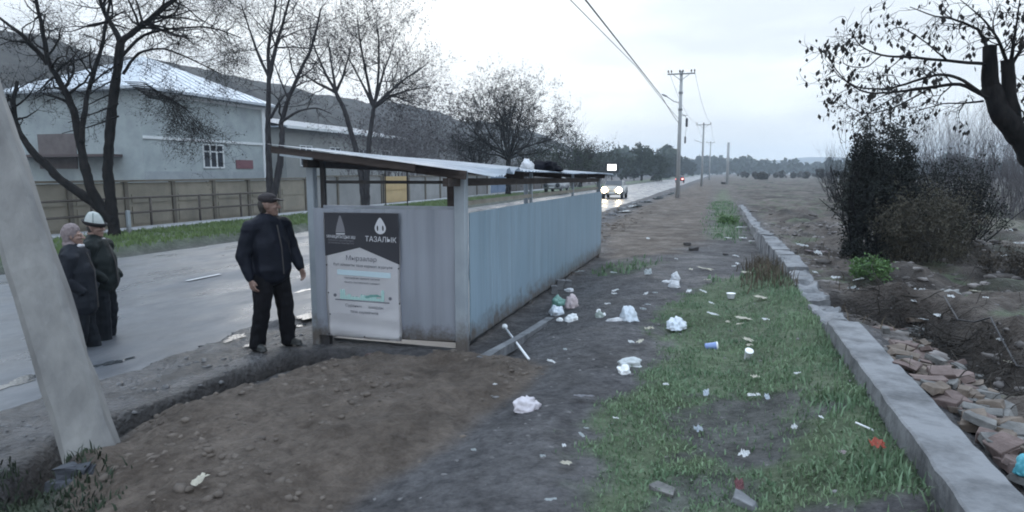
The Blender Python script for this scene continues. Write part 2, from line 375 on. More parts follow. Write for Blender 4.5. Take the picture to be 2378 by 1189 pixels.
for px, py, a, b_ in [(545, 786, .07, .20), (715, 735, .10, .35), (708, 690, .07, .22), (248, 868, .05, .16), (286, 860, .05, .12), (40, 915, .10, .25), (690, 760, .06, .16), (590, 800, .05, .14),
                      (1470, 480, .3, 1.6), (1530, 460, .3, 2.6), (1440, 492, .35, 1.2), (1500, 470, .25, 1.2), (1560, 450, .25, 3.0)]:
    puddle(px, py, a, b_)
# pavement along the far fence
bm = bmesh.new(); 
for y0 in np.arange(2, 75, 2.0): box(bm, -18.9, -17.95, y0+.008, y0+1.992, -.05, .16)
tag(bmesh_obj('pavement', bm, mat('pavement_concrete', (.22, .23, .25), .7, (.36, .37, .39), 3, .2)), kind='structure')

# ------------------------------------------------------------------ hills
def hill_mesh(name, xs_, ys_, fn, m):
    A, B = np.meshgrid(xs_, ys_); Z = fn(A, B); ii = np.arange(A.size).reshape(A.shape)
    o = link(name, npmesh(name, np.stack([A, B, Z], -1).reshape(-1, 3), np.stack([ii[:-1, :-1], ii[:-1, 1:], ii[1:, 1:], ii[1:, :-1]], -1).reshape(-1, 4), True), m)
    return tag(o, kind='structure')
hm = mat('hillside_scrub', (.016, .016, .017), 1, (.055, .053, .050), .22, .8, 1.2, detail=8)
def hillz(x, y):
    t = ss(-52, -104, x); rid = 22.5+2.5*fb2(y*.02, y*0, 3, 5)+.9*fb2(y*.12, y*0+4, 3, 7)
    fall = ss(900, 260, y)
    return -.4+(rid*fall+1.5)*t*(1+.06*fb2(x*.06, y*.05, 4, 3))+ss(-104, -200, x)*-4+.5*fb2(x*.3, y*.3, 3, 19)*t
hill_mesh('hill', np.concatenate([np.linspace(-52, -115, 70), np.linspace(-120, -400, 20)]), np.concatenate([np.arange(-60, 260, 2.0), np.geomspace(262, 950, 70)]), hillz, hm)
fm = mat('distant_hills', (.05, .055, .06), 1, (.10, .10, .10), .01)
hill_mesh('distant_hills', np.linspace(-900, 1400, 240), np.linspace(1450, 2100, 12), lambda x, y: -1+ss(1450, 1750, y)*(34+16*fb2(x*.004, y*.001, 4, 3)), fm)

# ------------------------------------------------------------------ grass and small stones (nobody could count them)
def blades(name, pts, hmin, hmax, m, wid=.006, lean=.5):
    n = len(pts); P = np.array(pts); hh = rng.uniform(hmin, hmax, n); a = rng.uniform(0, 2*math.pi, n); le = rng.uniform(0, lean, n)*hh
    s = np.stack([np.cos(a), np.sin(a), 0*a], 1)*(wid*rng.uniform(.6, 1.5, n))[:, None]
    la = rng.uniform(0, 2*math.pi, n); ld = np.stack([np.cos(la), np.sin(la), 0*la], 1)
    mid = P+ld*(le*.35)[:, None]; mid[:, 2] += hh*.6
    tip = P+ld*le[:, None]; tip[:, 2] += hh*np.sqrt(np.maximum(.1, 1-(le/hh)**2*.6))
    V = np.stack([P-s, P+s, mid-s*.8, mid+s*.8, tip], 1).reshape(-1, 3); o = np.arange(n)*5
    Fq = np.concatenate([np.stack([o, o+1, o+3], 1), np.stack([o, o+3, o+2], 1), np.stack([o+2, o+3, o+4], 1)])
    ob = link(name, npmesh(name, V, Fq), m); return tag(ob, kind='stuff')
def sample(n, x0, x1, y0, y1, fn):
    x = rng.uniform(x0, x1, n); y = rng.uniform(y0, y1, n); k = rng.uniform(0, 1, n) < fn(x, y); x = x[k]; y = y[k]
    return np.stack([x, y, height(x, y)-.005], 1)
gmat = mat('meadow_grass', (.090, .160, .090), .7, (.180, .255, .150), 2.6, detail=6)
gmat2 = mat('verge_grass', (.075, .125, .040), .7, (.13, .19, .065), .8, detail=6)
gmat3 = mat('dry_grass', (.11, .085, .060), .9, (.065, .055, .040), 3)
clump = lambda x, y: np.clip(grass_mask(x, y)*(.05+1.35*(fb2(x*2.6, y*2.6, 3, 97)*.5+.5))**2.2, 0, 1)
tag(blades('grass', sample(150000, -2.2, 1.05, 2.4, 10.5, lambda x, y: .85*clump(x, y)*ss(13, 3, y)), .012, .048, gmat, .0045, .95), 'short wet green grass strip between dirt path and low concrete wall', 'grass')
tag(blades('grass', sample(14000, -3, 1.2, 10.5, 45, clump), .05, .14, gmat, .02), 'thin green grass patch farther along the path', 'grass')
tag(blades('grass', sample(60000, -18, -14.2, 5, 60, lambda x, y: clump(x, y)*ss(70, 8, y)), .05, .15, gmat2, .018), 'bright green grass verge across the road below the panel fence', 'grass')
wall_edge = lambda x, y: ss(.45, .95, x)*ss(1.05, .98, x)*(.2+.8*ss(-.1, .4, fb2(y*1.3, x*0, 2, 99)))
tag(blades('tall_grass', sample(6000, .4, 1.02, 2.6, 11, wall_edge), .03, .11, gmat, .005, .9), 'taller grass tufts growing against the low concrete wall', 'grass')
tag(blades('dry_grass', np.concatenate([sample(2200, .3, 1.05, 9, 13.5, lambda x, y: ss(.3, .9, x)*.6*ss(-.2, .3, fb2(x*2, y*2, 2, 5))), sample(4500, 1.3, 9, 5, 22, lambda x, y: .35*ss(.05, .3, fb2(x*.9, y*.9, 3, 103)))]), .08, .32, gmat3, .006, .9), 'dry brown weeds around the broken end of the wall and over the dump', 'weeds')
tag(blades('weeds', sample(9000, -5.6, -3.0, 1.6, 3.3, lambda x, y: .8*ss(-.2, .2, .35-np.hypot((x+4.1)/1.2, (y-2.1)/1.0)+.5)), .02, .09, mat('dark_weeds', (.012, .022, .013), .8, (.030, .045, .024), 6), .006, .95), 'dark green weeds around the foot of the leaning concrete strut', 'weeds')
def stones(name, P, smin, smax, m, flat=.6, smooth=False):
    bm = bmesh.new(); bmesh.ops.create_icosphere(bm, subdivisions=1, radius=1); v0 = np.array([v.co[:] for v in bm.verts]); f0 = np.array([[v.index for v in f.verts] for f in bm.faces]); bm.free()
    n = len(P); sz = smin+(smax-smin)*rng.uniform(0, 1, n)**3
    V = v0[None]*rng.uniform(.55, 1.25, (n, len(v0), 1)); a = rng.uniform(0, 6.28, n); c, s_ = np.cos(a)[:, None], np.sin(a)[:, None]
    X = V[..., 0]*rng.uniform(.7, 1.4, (n, 1)); Y_ = V[..., 1]; Z = V[..., 2]*flat
    V = np.stack([X*c-Y_*s_, X*s_+Y_*c, Z], -1)*sz[:, None, None]+P[:, None, :]
    Fq = (f0[None]+(np.arange(n)*len(v0))[:, None, None]).reshape(-1, 3)
    o = link(name, npmesh(name, V.reshape(-1, 3), Fq, smooth), m); return tag(o, kind='stuff')
inm = lambda x, y: ss(-.1, .25, polysd(MOUND, x, y))
tag(stones('soil_clods', sample(6000, -5.2, -1.2, 2.4, 6.6, lambda x, y: np.clip(.9*inm(x, y)*ss(-.25, .35, fb2(x*1.5, y*1.5, 3, 109)), 0, 1)), .004, .042, mat('brown_clods', (.060, .048, .041), .95, (.135, .112, .095), 3, .5), .55), 'loose brown soil clods on the heap in the foreground', 'soil')
tag(stones('gravel', sample(8000, -3, 5, 2.3, 16, lambda x, y: (.7*(1-inm(x, y))*(1-.8*grass_mask(x, y))+.15*(x > 1.3))*ss(20, 4, y)), .004, .026, mat('grey_gravel', (.07, .068, .07), .8, (.20, .195, .20), 12), .6), 'grey gravel scattered over the dirt path and bare ground', 'gravel')
tag(stones('rubble', sample(9000, 1.3, 9, 3, 26, lambda x, y: .8*ss(-.25, .3, fb2(x*.8, y*.8, 3, 107))), .01, .11, mat('dump_rubble', (.035, .030, .029), .9, (.26, .24, .235), 2.2, detail=8), .5), 'broken rubble strewn over the dump beyond the low wall', 'rubble')
tag(stones('rubble', sample(900, 1.5, 8, 6, 34, lambda x, y: ss(-.1, .3, fb2(x*.6, y*.6, 3, 113))), .05, .20, mat('dark_chunks', (.035, .030, .028), .9, (.16, .145, .14), 1.7, .5, 20, detail=8), .5), 'dark earth lumps and broken chunks over the dump beyond the low wall', 'rubble')
tag(stones('soil_clods', sample(5000, -6.2, -3.0, 16, 60, lambda x, y: .5*ss(40, 16, y)), .02, .14, MATS['brown_clods'], .6, True), 'brown soil lumps on the bank between road and path beyond the shed', 'soil')
tag(stones('gravel', sample(2500, -6.3, -4.4, 3.2, 15, lambda x, y: .6+0*x), .008, .045, mat('dark_wet_gravel', (.035, .034, .036), .5, (.10, .10, .105), 12), .55), 'dark wet gravel along the broken road edge', 'gravel')

# ------------------------------------------------------------------ trees
class TreeB:
    def __init__(s): s.pl = []; s.tips = []
    def add(s, pts, r0, r1):
        s.pl.append((np.asarray(pts, float), np.linspace(r0, r1, len(pts))))
    def grow(s, p, d, L, r, lev, spread=.75, kids_=5, up=.15, droop=0., seg=5, wig=.22, shrink=.62, tip=.35):
        p = np.array(p, float); d = np.array(d, float); d /= np.linalg.norm(d)
        pts = [p]; ds = [d]; q = p
        for k in range(seg):
            d = d+rng.normal(0, wig, 3)/math.sqrt(seg)*1.5; d[2] += (up-droop*(k/seg))/seg*2; d /= np.linalg.norm(d); q = q+d*L/seg; pts.append(q); ds.append(d)
        s.add(pts, r, r*tip)
        if lev <= 0: s.tips += pts[1:]; return
        n = max(2, int(kids_+rng.integers(-1, 2)))
        for k in range(n):
            t = rng.uniform(.25, 1.) if k else 1.; i = min(seg, max(1, int(round(t*seg))))
            e = rng.normal(0, 1, 3); e -= ds[i]*(e@ds[i]); e /= np.linalg.norm(e)
            nd = ds[i]*(1-spread*.4)+e*spread*rng.uniform(.6, 1.2)
            s.grow(pts[i], nd, L*shrink*rng.uniform(.7, 1.2), max(.004, r*(1-(1-tip)*t)*.62), lev-1, spread, kids_, up, droop, max(3, seg-1), wig, shrink, tip)
    def along(s, pts, r0, r1, L, n, lev, start=.3, bias=None, **kw):
        """a limb along given points with side branches grown from it"""
        P = np.array(pts, float); t = np.linspace(0, 1, len(P)); tt = np.linspace(0, 1, (len(P)-1)*4+1)
        # smooth resample
        Q = np.stack([np.interp(tt, t, P[:, k]) for k in range(3)], 1)
        for _ in range(2): Q[1:-1] = .25*Q[:-2]+.5*Q[1:-1]+.25*Q[2:]
        Q[1:-1] += rng.normal(0, r1*.4, Q[1:-1].shape)
        s.add(Q, r0, r1)
        for k in range(n):
            u = rng.uniform(start, 1) if k else 1.; i = min(len(Q)-2, int(u*(len(Q)-1))); ax = Q[i+1]-Q[i]; ax /= np.linalg.norm(ax)
            e = rng.normal(0, 1, 3); e -= ax*(e@ax); e /= np.linalg.norm(e)
            d = ax*.55+e*.8
            if bias is not None: d = d+np.array(bias)
            s.grow(Q[i], d, L*rng.uniform(.6, 1.2), max(.005, (r0+(r1-r0)*u)*.5), lev, **kw)
    def mesh(s, name, lo, hi, sides):
        Vs = []; Fs = []; o = 0
        for P, rad in s.pl:
            if not (lo <= rad[0] < hi): continue
            n = len(P); k = sides
            if rad[0] > .05 and n < 200:
                m_ = max(n, int(np.linalg.norm(np.diff(P, axis=0), axis=1).sum()/.09)); t0 = np.linspace(0, 1, n); t1 = np.linspace(0, 1, m_); P = np.stack([np.interp(t1, t0, P[:, q]) for q in range(3)], 1); rad = np.interp(t1, t0, rad); n = m_
                for _ in range(3): P[1:-1] = .25*P[:-2]+.5*P[1:-1]+.25*P[2:]
            T = np.gradient(P, axis=0); T /= np.linalg.norm(T, axis=1)[:, None]+1e-9
            ref = np.array([.3, .2, 1.]) if abs(T[0, 2]) < .8 else np.array([1., .3, 0])
            A = np.cross(T, ref); A /= np.linalg.norm(A, axis=1)[:, None]+1e-9; B = np.cross(A, T)
            a = np.arange(k)*2*math.pi/k
            ring = P[:, None]+(A[:, None]*np.cos(a)[None, :, None]+B[:, None]*np.sin(a)[None, :, None])*rad[:, None, None]
            if rad[0] > .05: ring = P[:, None]+(ring-P[:, None])*(1+.16*vn3(ring.reshape(-1, 3)*[9, 9, 5.], 3)+.10*vn3(ring.reshape(-1, 3)*[26, 26, 9.], 5)).reshape(n, k, 1)
            Vs.append(ring.reshape(-1, 3)); ix = o+np.arange(n*k).reshape(n, k)
            Fs.append(np.stack([ix[:-1], np.roll(ix[:-1], -1, 1), np.roll(ix[1:], -1, 1), ix[1:]], -1).reshape(-1, 4)); o += n*k
        if not Vs: return None
        return npmesh(name, np.concatenate(Vs), np.concatenate(Fs), True)
    def build(s, base, name, label, cat, bark, group=None, cut=.03, leaf=None, leafm=None, nleaf=0, lsz=.05, hang=0., trunk='trunk', crown='crown', tsides=12):
        base = np.array(base, float); root = empty(name, base, 0, label, cat, group)
        s.pl = [(P-base, r) for P, r in s.pl]
        a = s.mesh(trunk, cut, 99, tsides); b = s.mesh(crown, 0, cut, 3)
        if a: link(trunk, a, bark, root)
        cr_ = link(crown, b, bark, root) if b else None
        if nleaf and s.tips:
            T = np.array(s.tips)-base; T = T[rng.integers(0, len(T), nleaf)]+rng.normal(0, .04, (nleaf, 3))
            n = nleaf; u = rng.normal(0, 1, (n, 3)); u /= np.linalg.norm(u, axis=1)[:, None]
            if hang: u = u*.45; u[:, 2] -= 1; u /= np.linalg.norm(u, axis=1)[:, None]
            w = np.cross(u, rng.normal(0, 1, (n, 3))); w /= np.linalg.norm(w, axis=1)[:, None]+1e-9
            z = (lsz*rng.uniform(.6, 1.4, n))[:, None]
            V = np.stack([T, T+u*z*.5+w*z*.3, T+u*z, T+u*z*.5-w*z*.3], 1).reshape(-1, 3)
            link('leaves', npmesh('leaves', V, np.arange(n*4).reshape(n, 4)), leafm, root)
        return root
bark = mat('dark_wet_bark', (.006, .006, .007), .9, (.020, .018, .018), 8, .5, 30, stretch=(1, 1, .3), spec=.12)
bark2 = mat('grey_bark', (.022, .021, .025), .9, (.048, .045, .048), 8, .4, 30, stretch=(1, 1, .3), spec=.12)
bark3 = mat('brown_bark', (.020, .016, .014), .9, (.045, .038, .032), 8, .4, 30)
leafd = mat('withered_leaf', (.018, .017, .018), .9, (.045, .042, .040), 3, spec=.12)
def LX(pts, x0, jit=.5):
    """limb points: photo place at a distance given by the plane X = x0 (trees in the verge row), with their own spread in depth"""
    o = []; j = 0
    for a, b in pts:
        o.append(PX(a, b, x0+j)); j += rng.normal(0, jit)
    return np.array(o)
XT = -17.2
def tree_depth(base): return float((np.array(base)-CAM)@FW)
def limb(pts, dep, jit=.45):
    o = []; j = 0.
    for i, (a, b) in enumerate(pts):
        o.append(PD(a, b, dep+j)); j += rng.normal(0, jit)
    return np.array(o)
def grounded(P): P[0, 2] = hz(P[0, 0], P[0, 1])-.05; return P
# big multi-stemmed tree across the road (left)
t = TreeB(); b0 = PX(262, 552, XT); d0 = tree_depth(b0); b0[2] = hz(b0[0], b0[1])
kw = dict(lev=2, kids_=6, up=.05, spread=.95, shrink=.62, wig=.35)
L1 = grounded(limb([(266, 552), (258, 470), (250, 400), (258, 270), (280, 100)], d0, .05)); t.add(L1, .17, .115)
t.along(np.vstack([L1[-1:], limb([(310, 75), (360, 35), (420, -10), (470, -60)], d0)]), .10, .04, 1.6, 26, **kw)
t.along(np.vstack([L1[-1:], limb([(262, 60), (235, 20), (215, -60)], d0)]), 0.085, .04, 1.4, 18, **kw)
t.along(np.vstack([L1[-1:]-[0, 0, .4], limb([(330, 78), (400, 66), (490, 62), (560, 88)], d0)]), .05, .015, 1.3, 34, droop=.4, **kw)
t.along(np.vstack([L1[-1:]-[0, 0, .9], limb([(320, 120), (380, 110), (450, 140), (510, 170)], d0, .3)]), .045, .012, 1.0, 20, droop=.5, **kw)
L2 = np.vstack([L1[:1]+[0, 0, .35], limb([(232, 480), (205, 420), (186, 330), (172, 255), (140, 190), (112, 150), (103, 80), (82, -10)], d0, .12)]); t.along(L2, .155, .045, 1.2, 18, start=.5, **kw)
t.along(limb([(190, 330), (197, 235), (235, 120), (252, 30), (262, -50)], d0-.2), .08, .03, 1.3, 20, **kw)
L3 = np.vstack([L1[:1]+[0, 0, .5], limb([(222, 470), (150, 425), (85, 365), (42, 310), (28, 250), (40, 190)], d0, .12)]); t.along(L3, .16, .045, 1.0, 8, start=.75, **kw)
t.along(limb([(112, 150), (55, 80), (-20, 30)], d0), .08, .03, 1.2, 10, **kw)
for k in range(10):   # drooping curtains of twigs
    a = limb([(290+k*6, 190+k*4), (340+k*10, 190+k*6), (380+k*11, 235+k*8), (400+k*12, 290+k*7)], d0-.3, .5); t.along(a, .020, .006, .8, 14, lev=1, kids_=7, up=-.05, droop=.25, spread=1., shrink=.6, wig=.4)
for k in range(5):
    a = limb([(275, 150+k*30), (240-k*4, 170+k*30), (200-k*14, 210+k*25)], d0-.3, .5); t.along(a, .03, .01, .8, 8, lev=1, kids_=5, up=0, spread=1., wig=.4)
t.build(b0, 'bare_tree', 'large dark tree with three leaning stems across the road, in front of the pale house', 'tree', bark, 'bare trees along the far verge', leafm=leafd, nleaf=12000, lsz=.045, cut=.03)
# slender forked tree
t = TreeB(); b0 = PX(628, 506, XT); d0 = tree_depth(b0); b0[2] = hz(b0[0], b0[1])
kw = dict(lev=2, kids_=5, up=.12, spread=.7, shrink=.62, wig=.3)
L1 = grounded(limb([(628, 506), (626, 420), (622, 300), (625, 180)], d0, .05)); t.add(L1, .155, .085)
t.along(np.vstack([L1[-1:], limb([(640, 110), (660, 40), (690, -60)], d0)]), .09, .03, 2.0, 12, **kw)
t.along(np.vstack([L1[-1:], limb([(622, 100), (640, 20), (640, -70)], d0)]), .08, .03, 2.0, 10, **kw)
t.along(np.vstack([L1[-1:], limb([(600, 130), (580, 70), (560, 10)], d0)]), .07, .02, 1.6, 10, **kw)
L2 = np.vstack([L1[:1]+[0, 0, .5], limb([(648, 400), (655, 320), (652, 280), (690, 180), (725, 110), (745, 20)], d0, .2)]); t.along(L2, .15, .03, 1.8, 14, start=.5, **kw)
t.along(limb([(652, 285), (690, 258), (735, 248), (770, 265)], d0), .06, .015, 1.1, 8, **kw)
t.along(limb([(628, 275), (655, 225), (672, 215)], d0), .06, .03, 1.2, 4, **kw)
t.build(b0, 'bare_tree', 'slender forked bare tree beside the left end of the shed roof', 'tree', bark2, 'bare trees along the far verge', cut=.03)
# twin-stem tree behind the shed
t = TreeB(); b0 = PX(848, 478, XT); d0 = tree_depth(b0); b0[2] = hz(b0[0], b0[1])
kw = dict(lev=2, kids_=6, up=.2, spread=.8, shrink=.64, wig=.3)
L1 = grounded(limb([(848, 478), (838, 400), (822, 330), (800, 255), (780, 215)], d0, .08)); t.add(L1, .17, .095)
for e in ([(745, 150), (720, 80)], [(770, 150), (760, 90)], [(730, 190), (700, 170)], [(800, 170), (815, 110)]): t.along(np.vstack([L1[-1:], limb(e, d0, .8)]), .08, .025, 1.9, 9, **kw)
L2 = grounded(limb([(852, 478), (852, 400), (858, 320), (868, 250)], d0, .08)); t.add(L2, .17, .10)
for e in ([(850, 170), (835, 90), (830, 40)], [(890, 170), (915, 100)], [(930, 190), (990, 150)], [(920, 215), (1000, 200)], [(880, 180), (880, 90), (875, 50)], [(840, 190), (800, 120)], [(900, 215), (960, 240)]): t.along(np.vstack([L2[-1:], limb(e, d0, .8)]), .085, .02, 1.9, 11, **kw)
t.build(b0, 'bare_tree', 'bare tree with two stems and a wide fan of twigs rising behind the shed roof', 'tree', bark2, 'bare trees along the far verge', cut=.03, leafm=leafd, nleaf=9000, lsz=.075)
# round dense tree
def ball_tree(px, pytop, pxr, pytr, name, label, bk, nl, y=None, x=XT, lev=3, dens=6, lm=None, group='bare trees along the far verge', nmain=11, lsz=.12, r0=.25):
    t = TreeB(); top = PX(px, pytop, x); b = np.array([top[0], top[1], 0.]); b[2] = hz(b[0], b[1]) if b[1] < 300 else 0
    d = tree_depth(b); H = top[2]-b[2]; rad = pxr*d/F; tz = pytr
    p = b+[0, 0, H*tz]; t.add([b-[0, 0, .1], b+[.05, .02, H*tz*.5], p], r0, r0*.75)
    for k in range(nmain):
        a = 2*math.pi*k/nmain+rng.uniform(-.3, .3); el = rng.uniform(.15, 1.3)
        dd = np.array([math.cos(a)*math.cos(el), math.sin(a)*math.cos(el), math.sin(el)])
        Lm = 1/math.sqrt((math.cos(el)/rad)**2+(math.sin(el)/(H*(1-tz)))**2)
        t.grow(p-[0, 0, rng.uniform(0, H*tz*.2)], dd, Lm*.62, r0*.35, lev, kids_=dens, up=.12, spread=.75, shrink=.52, wig=.3)
    return t.build(b, name, label, 'tree', bk, group, cut=.05, leafm=lm, nleaf=nl, lsz=lsz)
ball_tree(1180, 140, 190, .32, 'round_tree', 'dense round-headed dark tree behind the middle of the shed roof', bark, 42000, lm=leafd, nmain=22, lsz=.085)
ball_tree(1350, 250, 105, .25, 'bare_tree', 'smaller grey bare tree farther down the verge, right of the round tree', bark2, 2500, lm=leafd, lev=2, dens=7, nmain=16)
ball_tree(1105, 235, 90, .25, 'bare_tree', 'low grey bare tree partly behind the left side of the round tree', bark2, 1500, x=-21, lm=leafd, lev=2, dens=7, nmain=14)
ev = mat('dull_green_foliage', (.022, .032, .022), .8, (.05, .062, .042), 1.2, spec=.12)
lab = ['rounded dark green tree at the head of the far roadside row, beside the lit sign', 'second dark green roadside tree, just past the rounded one', 'dark green roadside tree left of the main concrete utility pole', 'hazy green roadside tree just behind the main concrete utility pole', 'small hazy roadside tree near the red-lit car', 'farthest hazy roadside tree where the road vanishes']
for (px, pt, r, xx), lb in zip([(1492, 322, 60, -17), (1530, 342, 46, -18), (1558, 350, 42, -18), (1585, 358, 38, -18), (1612, 366, 30, -18), (1640, 373, 34, -18)], lab):
    ball_tree(px, pt, r, .12, 'roadside_tree', lb, bark, 9000, x=xx, lev=2, dens=6, lm=ev, group='green trees along the far end of the road', nmain=12, lsz=.45 if px < 1540 else .8, r0=.3)
# grey thickets behind the shed
def shrub(name, label, b, wid, hgt, n, bk, cat='shrub', group=None, lev=2, nl=0, lm=None, lsz=.07, up=.25, droop=0., spread=.6, r=.02, lean=(0, 0), fill=0):
    t = TreeB(); b = np.array(b, float)
    for k in range(n):
        a = rng.uniform(0, 6.28); rr = wid*.35*math.sqrt(rng.uniform(0, 1)); p = b+[rr*math.cos(a), rr*math.sin(a), -.03]
        o = rng.uniform(.1, .8); d = np.array([math.cos(a)*o*wid/hgt+lean[0], math.sin(a)*o*wid/hgt+lean[1], 1.])
        t.grow(p, d, hgt*rng.uniform(.45, .75), r*rng.uniform(.7, 1.3), lev, kids_=5, up=up, droop=droop, spread=spread, shrink=.6, wig=.25)
    lim = lambda P: (np.hypot(P[..., 0]-b[0], P[..., 1]-b[1]) < wid*.62*(1+.25*np.sin(P[..., 2]*3+b[0]))) & (P[..., 2]-b[2] < hgt*1.2)
    t.pl = [(P, q) for P, q in t.pl if bool(lim(P[-1])) or q[0] > r*.8]; t.tips = [p for p in t.tips if bool(lim(np.asarray(p)))]
    if fill:
        a = rng.uniform(0, 6.28, fill); rr = np.sqrt(rng.uniform(.15, 1, fill))*wid*.5; z = rng.uniform(0, 1, fill)**1.1*hgt*(.92+.10*np.sin(a*3))
        q = np.stack([b[0]+rr*np.cos(a), b[1]+rr*np.sin(a), b[2]+z], 1); k_ = (vn3(q*2.6, 3)*.6+vn3(q*6, 4)*.5 > -.12) & (rr < wid*.5*np.sqrt(np.maximum(.05, 1.06-(z/hgt)**4))); t.tips += list(q[k_])
    return t.build(b, name, label, cat, bk, group, cut=r*.9, leafm=lm, nleaf=nl, lsz=lsz, trunk='stems', crown='twigs', tsides=5)
bark4 = mat('mauve_grey_twigs', (.075, .07, .078), .9, (.12, .112, .12), 3)
for px, w, h, lb in [(905, 7, 7.6, 'grey leafless thicket behind the fence, right of the twin-stem tree'), (965, 8, 8.6, 'tallest grey leafless thicket above the middle of the shed roof'), (1030, 8, 8.2, 'grey leafless thicket left of the round tree'), (1235, 8, 7.0, 'brownish leafless thicket to the right of the round tree')]:
    b = PX(px, 410, -24); b[2] = 0; shrub('thicket', lb, b, w, h, 34, bark4 if px < 1200 else bark3, group='leafless thickets behind the fence', lev=2, r=.03, nl=6000, lm=bark4 if px < 1200 else leafd, lsz=.13)
for px, lb in [(1290, 'dark leafless hedge bush above the right end of the shed roof'), (1370, 'dark hedge bush just left of the lit white sign')]:
    b = PX(px, 405, -20); b[2] = 0; shrub('thicket', lb, b, 9, 6.0, 34, bark3, group='leafless thickets behind the fence', lev=2, r=.03, nl=6000, lm=ev, lsz=.2)
# right-hand tree (its foot stands outside the picture)
t = TreeB(); d0 = 9.3
b0 = np.array([5.3, 9.6, 0.]); b0[2] = hz(5.3, 9.6)
kw = dict(lev=1, kids_=4, up=.0, spread=.85, shrink=.55, wig=.35, droop=.2)
L1 = np.vstack([[b0-[0, 0, .1]], limb([(2520, 560), (2440, 430), (2375, 325), (2325, 265), (2300, 200)], d0, .04)]); t.add(L1, .21, .12)
t.add(np.vstack([L1[-1:], limb([(2297, 150), (2298, 108)], d0, .03)]), .115, .085)
L2 = limb([(2362, 305), (2345, 250), (2344, 190), (2340, 138)], d0+.1, .03); t.add(L2, .10, .085)
def br(pts, r0=.04, n=10, L=.42, dep=d0, jit=.18, **k2):
    k3 = dict(kw); k3.update(k2); t.along(limb(pts, dep, jit), r0, .006, L, n, start=.2, **k3)
br([(2292, 228), (2230, 192), (2160, 204), (2085, 214), (2010, 218), (1962, 190), (1918, 128)], .035, 20)
br([(2275, 215), (2225, 180), (2180, 172), (2120, 190), (2060, 208), (1995, 205), (1955, 185), (1925, 150)], .03, 18)
br([(2296, 150), (2200, 142), (2110, 133), (2045, 130), (1995, 108), (1974, 66)], .03, 18)
br([(2292, 112), (2272, 66), (2225, 46), (2170, 38), (2113, 16)], .03, 16)
br([(2340, 150), (2318, 90), (2280, 40), (2230, 0)], .03, 14)
br([(2345, 145), (2358, 70), (2372, -30)], .035, 6, .3)
br([(2348, 150), (2372, 110), (2410, 60)], .035, 10)
br([(2285, 235), (2240, 240), (2190, 240), (2130, 258)], .02, 10, .35)
br([(2160, 204), (2080, 250), (2010, 268), (1965, 245)], .014, 10, .3)
br([(2120, 205), (2050, 240), (1995, 280), (1978, 295)], .012, 8, .3)
br([(2200, 142), (2140, 90), (2090, 60), (2060, 75)], .014, 10, .3)
br([(2045, 130), (2010, 160), (1950, 150), (1975, 100)], .01, 5, .25)
br([(2330, 120), (2300, 60), (2320, 10)], .02, 10, .35)
br([(2360, 300), (2400, 250), (2450, 150)], .04, 10)
t.build(b0, 'pruned_tree', 'dark pruned tree leaning in from the right edge with hanging withered leaves', 'tree', bark, cut=.045, leafm=leafd, nleaf=620, lsz=.085, hang=1)
# shrubs on the right
vb = mat('ivy_dark_leaf', (.012, .014, .014), .7, (.032, .036, .032), 2, spec=.12)
b = G(2030, 600, 0); b[2] = hz(b[0], b[1])
shrub('overgrown_bush', 'tall dark tangled bush with arching top, left end of the thicket beyond the wall', b, 1.5, 3.3, 60, bark, 'bush', lev=2, fill=9000, nl=34000, lm=vb, lsz=.055, up=.1, droop=.6, spread=.5, r=.02)
ol = mat('olive_dry_leaf', (.040, .036, .025), .9, (.085, .076, .054), 2)
b = G(2140, 612, 0); b[2] = hz(b[0], b[1])
shrub('olive_bush', 'olive-brown scrubby bush in front of the dark tangled bush', b, 1.7, 1.5, 50, bark3, 'bush', lev=2, fill=5000, nl=20000, lm=ol, lsz=.045, up=.2, droop=.3, r=.012)
b = G(2205, 600, 0); b[2] = hz(b[0], b[1])
shrub('olive_bush', 'dark brown bush with bare upright twigs right of the olive bush', b, 1.5, 2.1, 44, bark, 'bush', lev=2, fill=2500, nl=9000, lm=vb, lsz=.045, up=.3, r=.014)
b = G(2345, 640, 0); b[2] = hz(b[0], b[1])
shrub('dry_bush', 'low rust-brown dry bush at the right edge beside the dump', b, 1.1, .6, 24, bark3, 'bush', lev=2, nl=1200, lm=mat('rust_leaf', (.045, .036, .028), .9, (.08, .066, .052), 2), lsz=.06, r=.01)
for px, dd, w, h, lb in [(1985, 40, 4, 3.4, 'grey misty bush left behind the dark tangled bush'), (2150, 34, 6, 4.6, 'grey bare shrub with fine upright twigs behind the olive bush'), (2255, 32, 6, 5.2, 'tall grey bare shrub with pale twigs, left of the leaning trunk'), (2350, 30, 6, 4.4, 'grey bare shrub below the leaning trunk'), (2440, 27, 5, 4.0, 'grey bare shrub cut by the right edge')]:
    b = PD(px, 470, dd); b[2] = hz(b[0], b[1]); shrub('bare_shrub', lb, b, w, h, 60, bark4 if px > 2200 else bark2, 'shrub', 'grey bare shrubs behind the dump', lev=2, r=.022, up=.5, spread=.45)
for px, py, s_, lb in [(2022, 648, .30, 'small fresh green bush on the dump in front of the dark tangled bush'), (1690, 520, .28, 'dark green weed clump on the grass patch beside the far wall')]:
    b = G(px, py, .1); b[2] = hz(b[0], b[1])-.02
    shrub('green_weed', lb, b, s_*2, s_*1.4, 26, gmat, 'weed', lev=1, nl=1800, lm=mat('fresh_leaf', (.05, .12, .03), .7, (.09, .17, .05), 5), lsz=.05, r=.006, spread=.8)
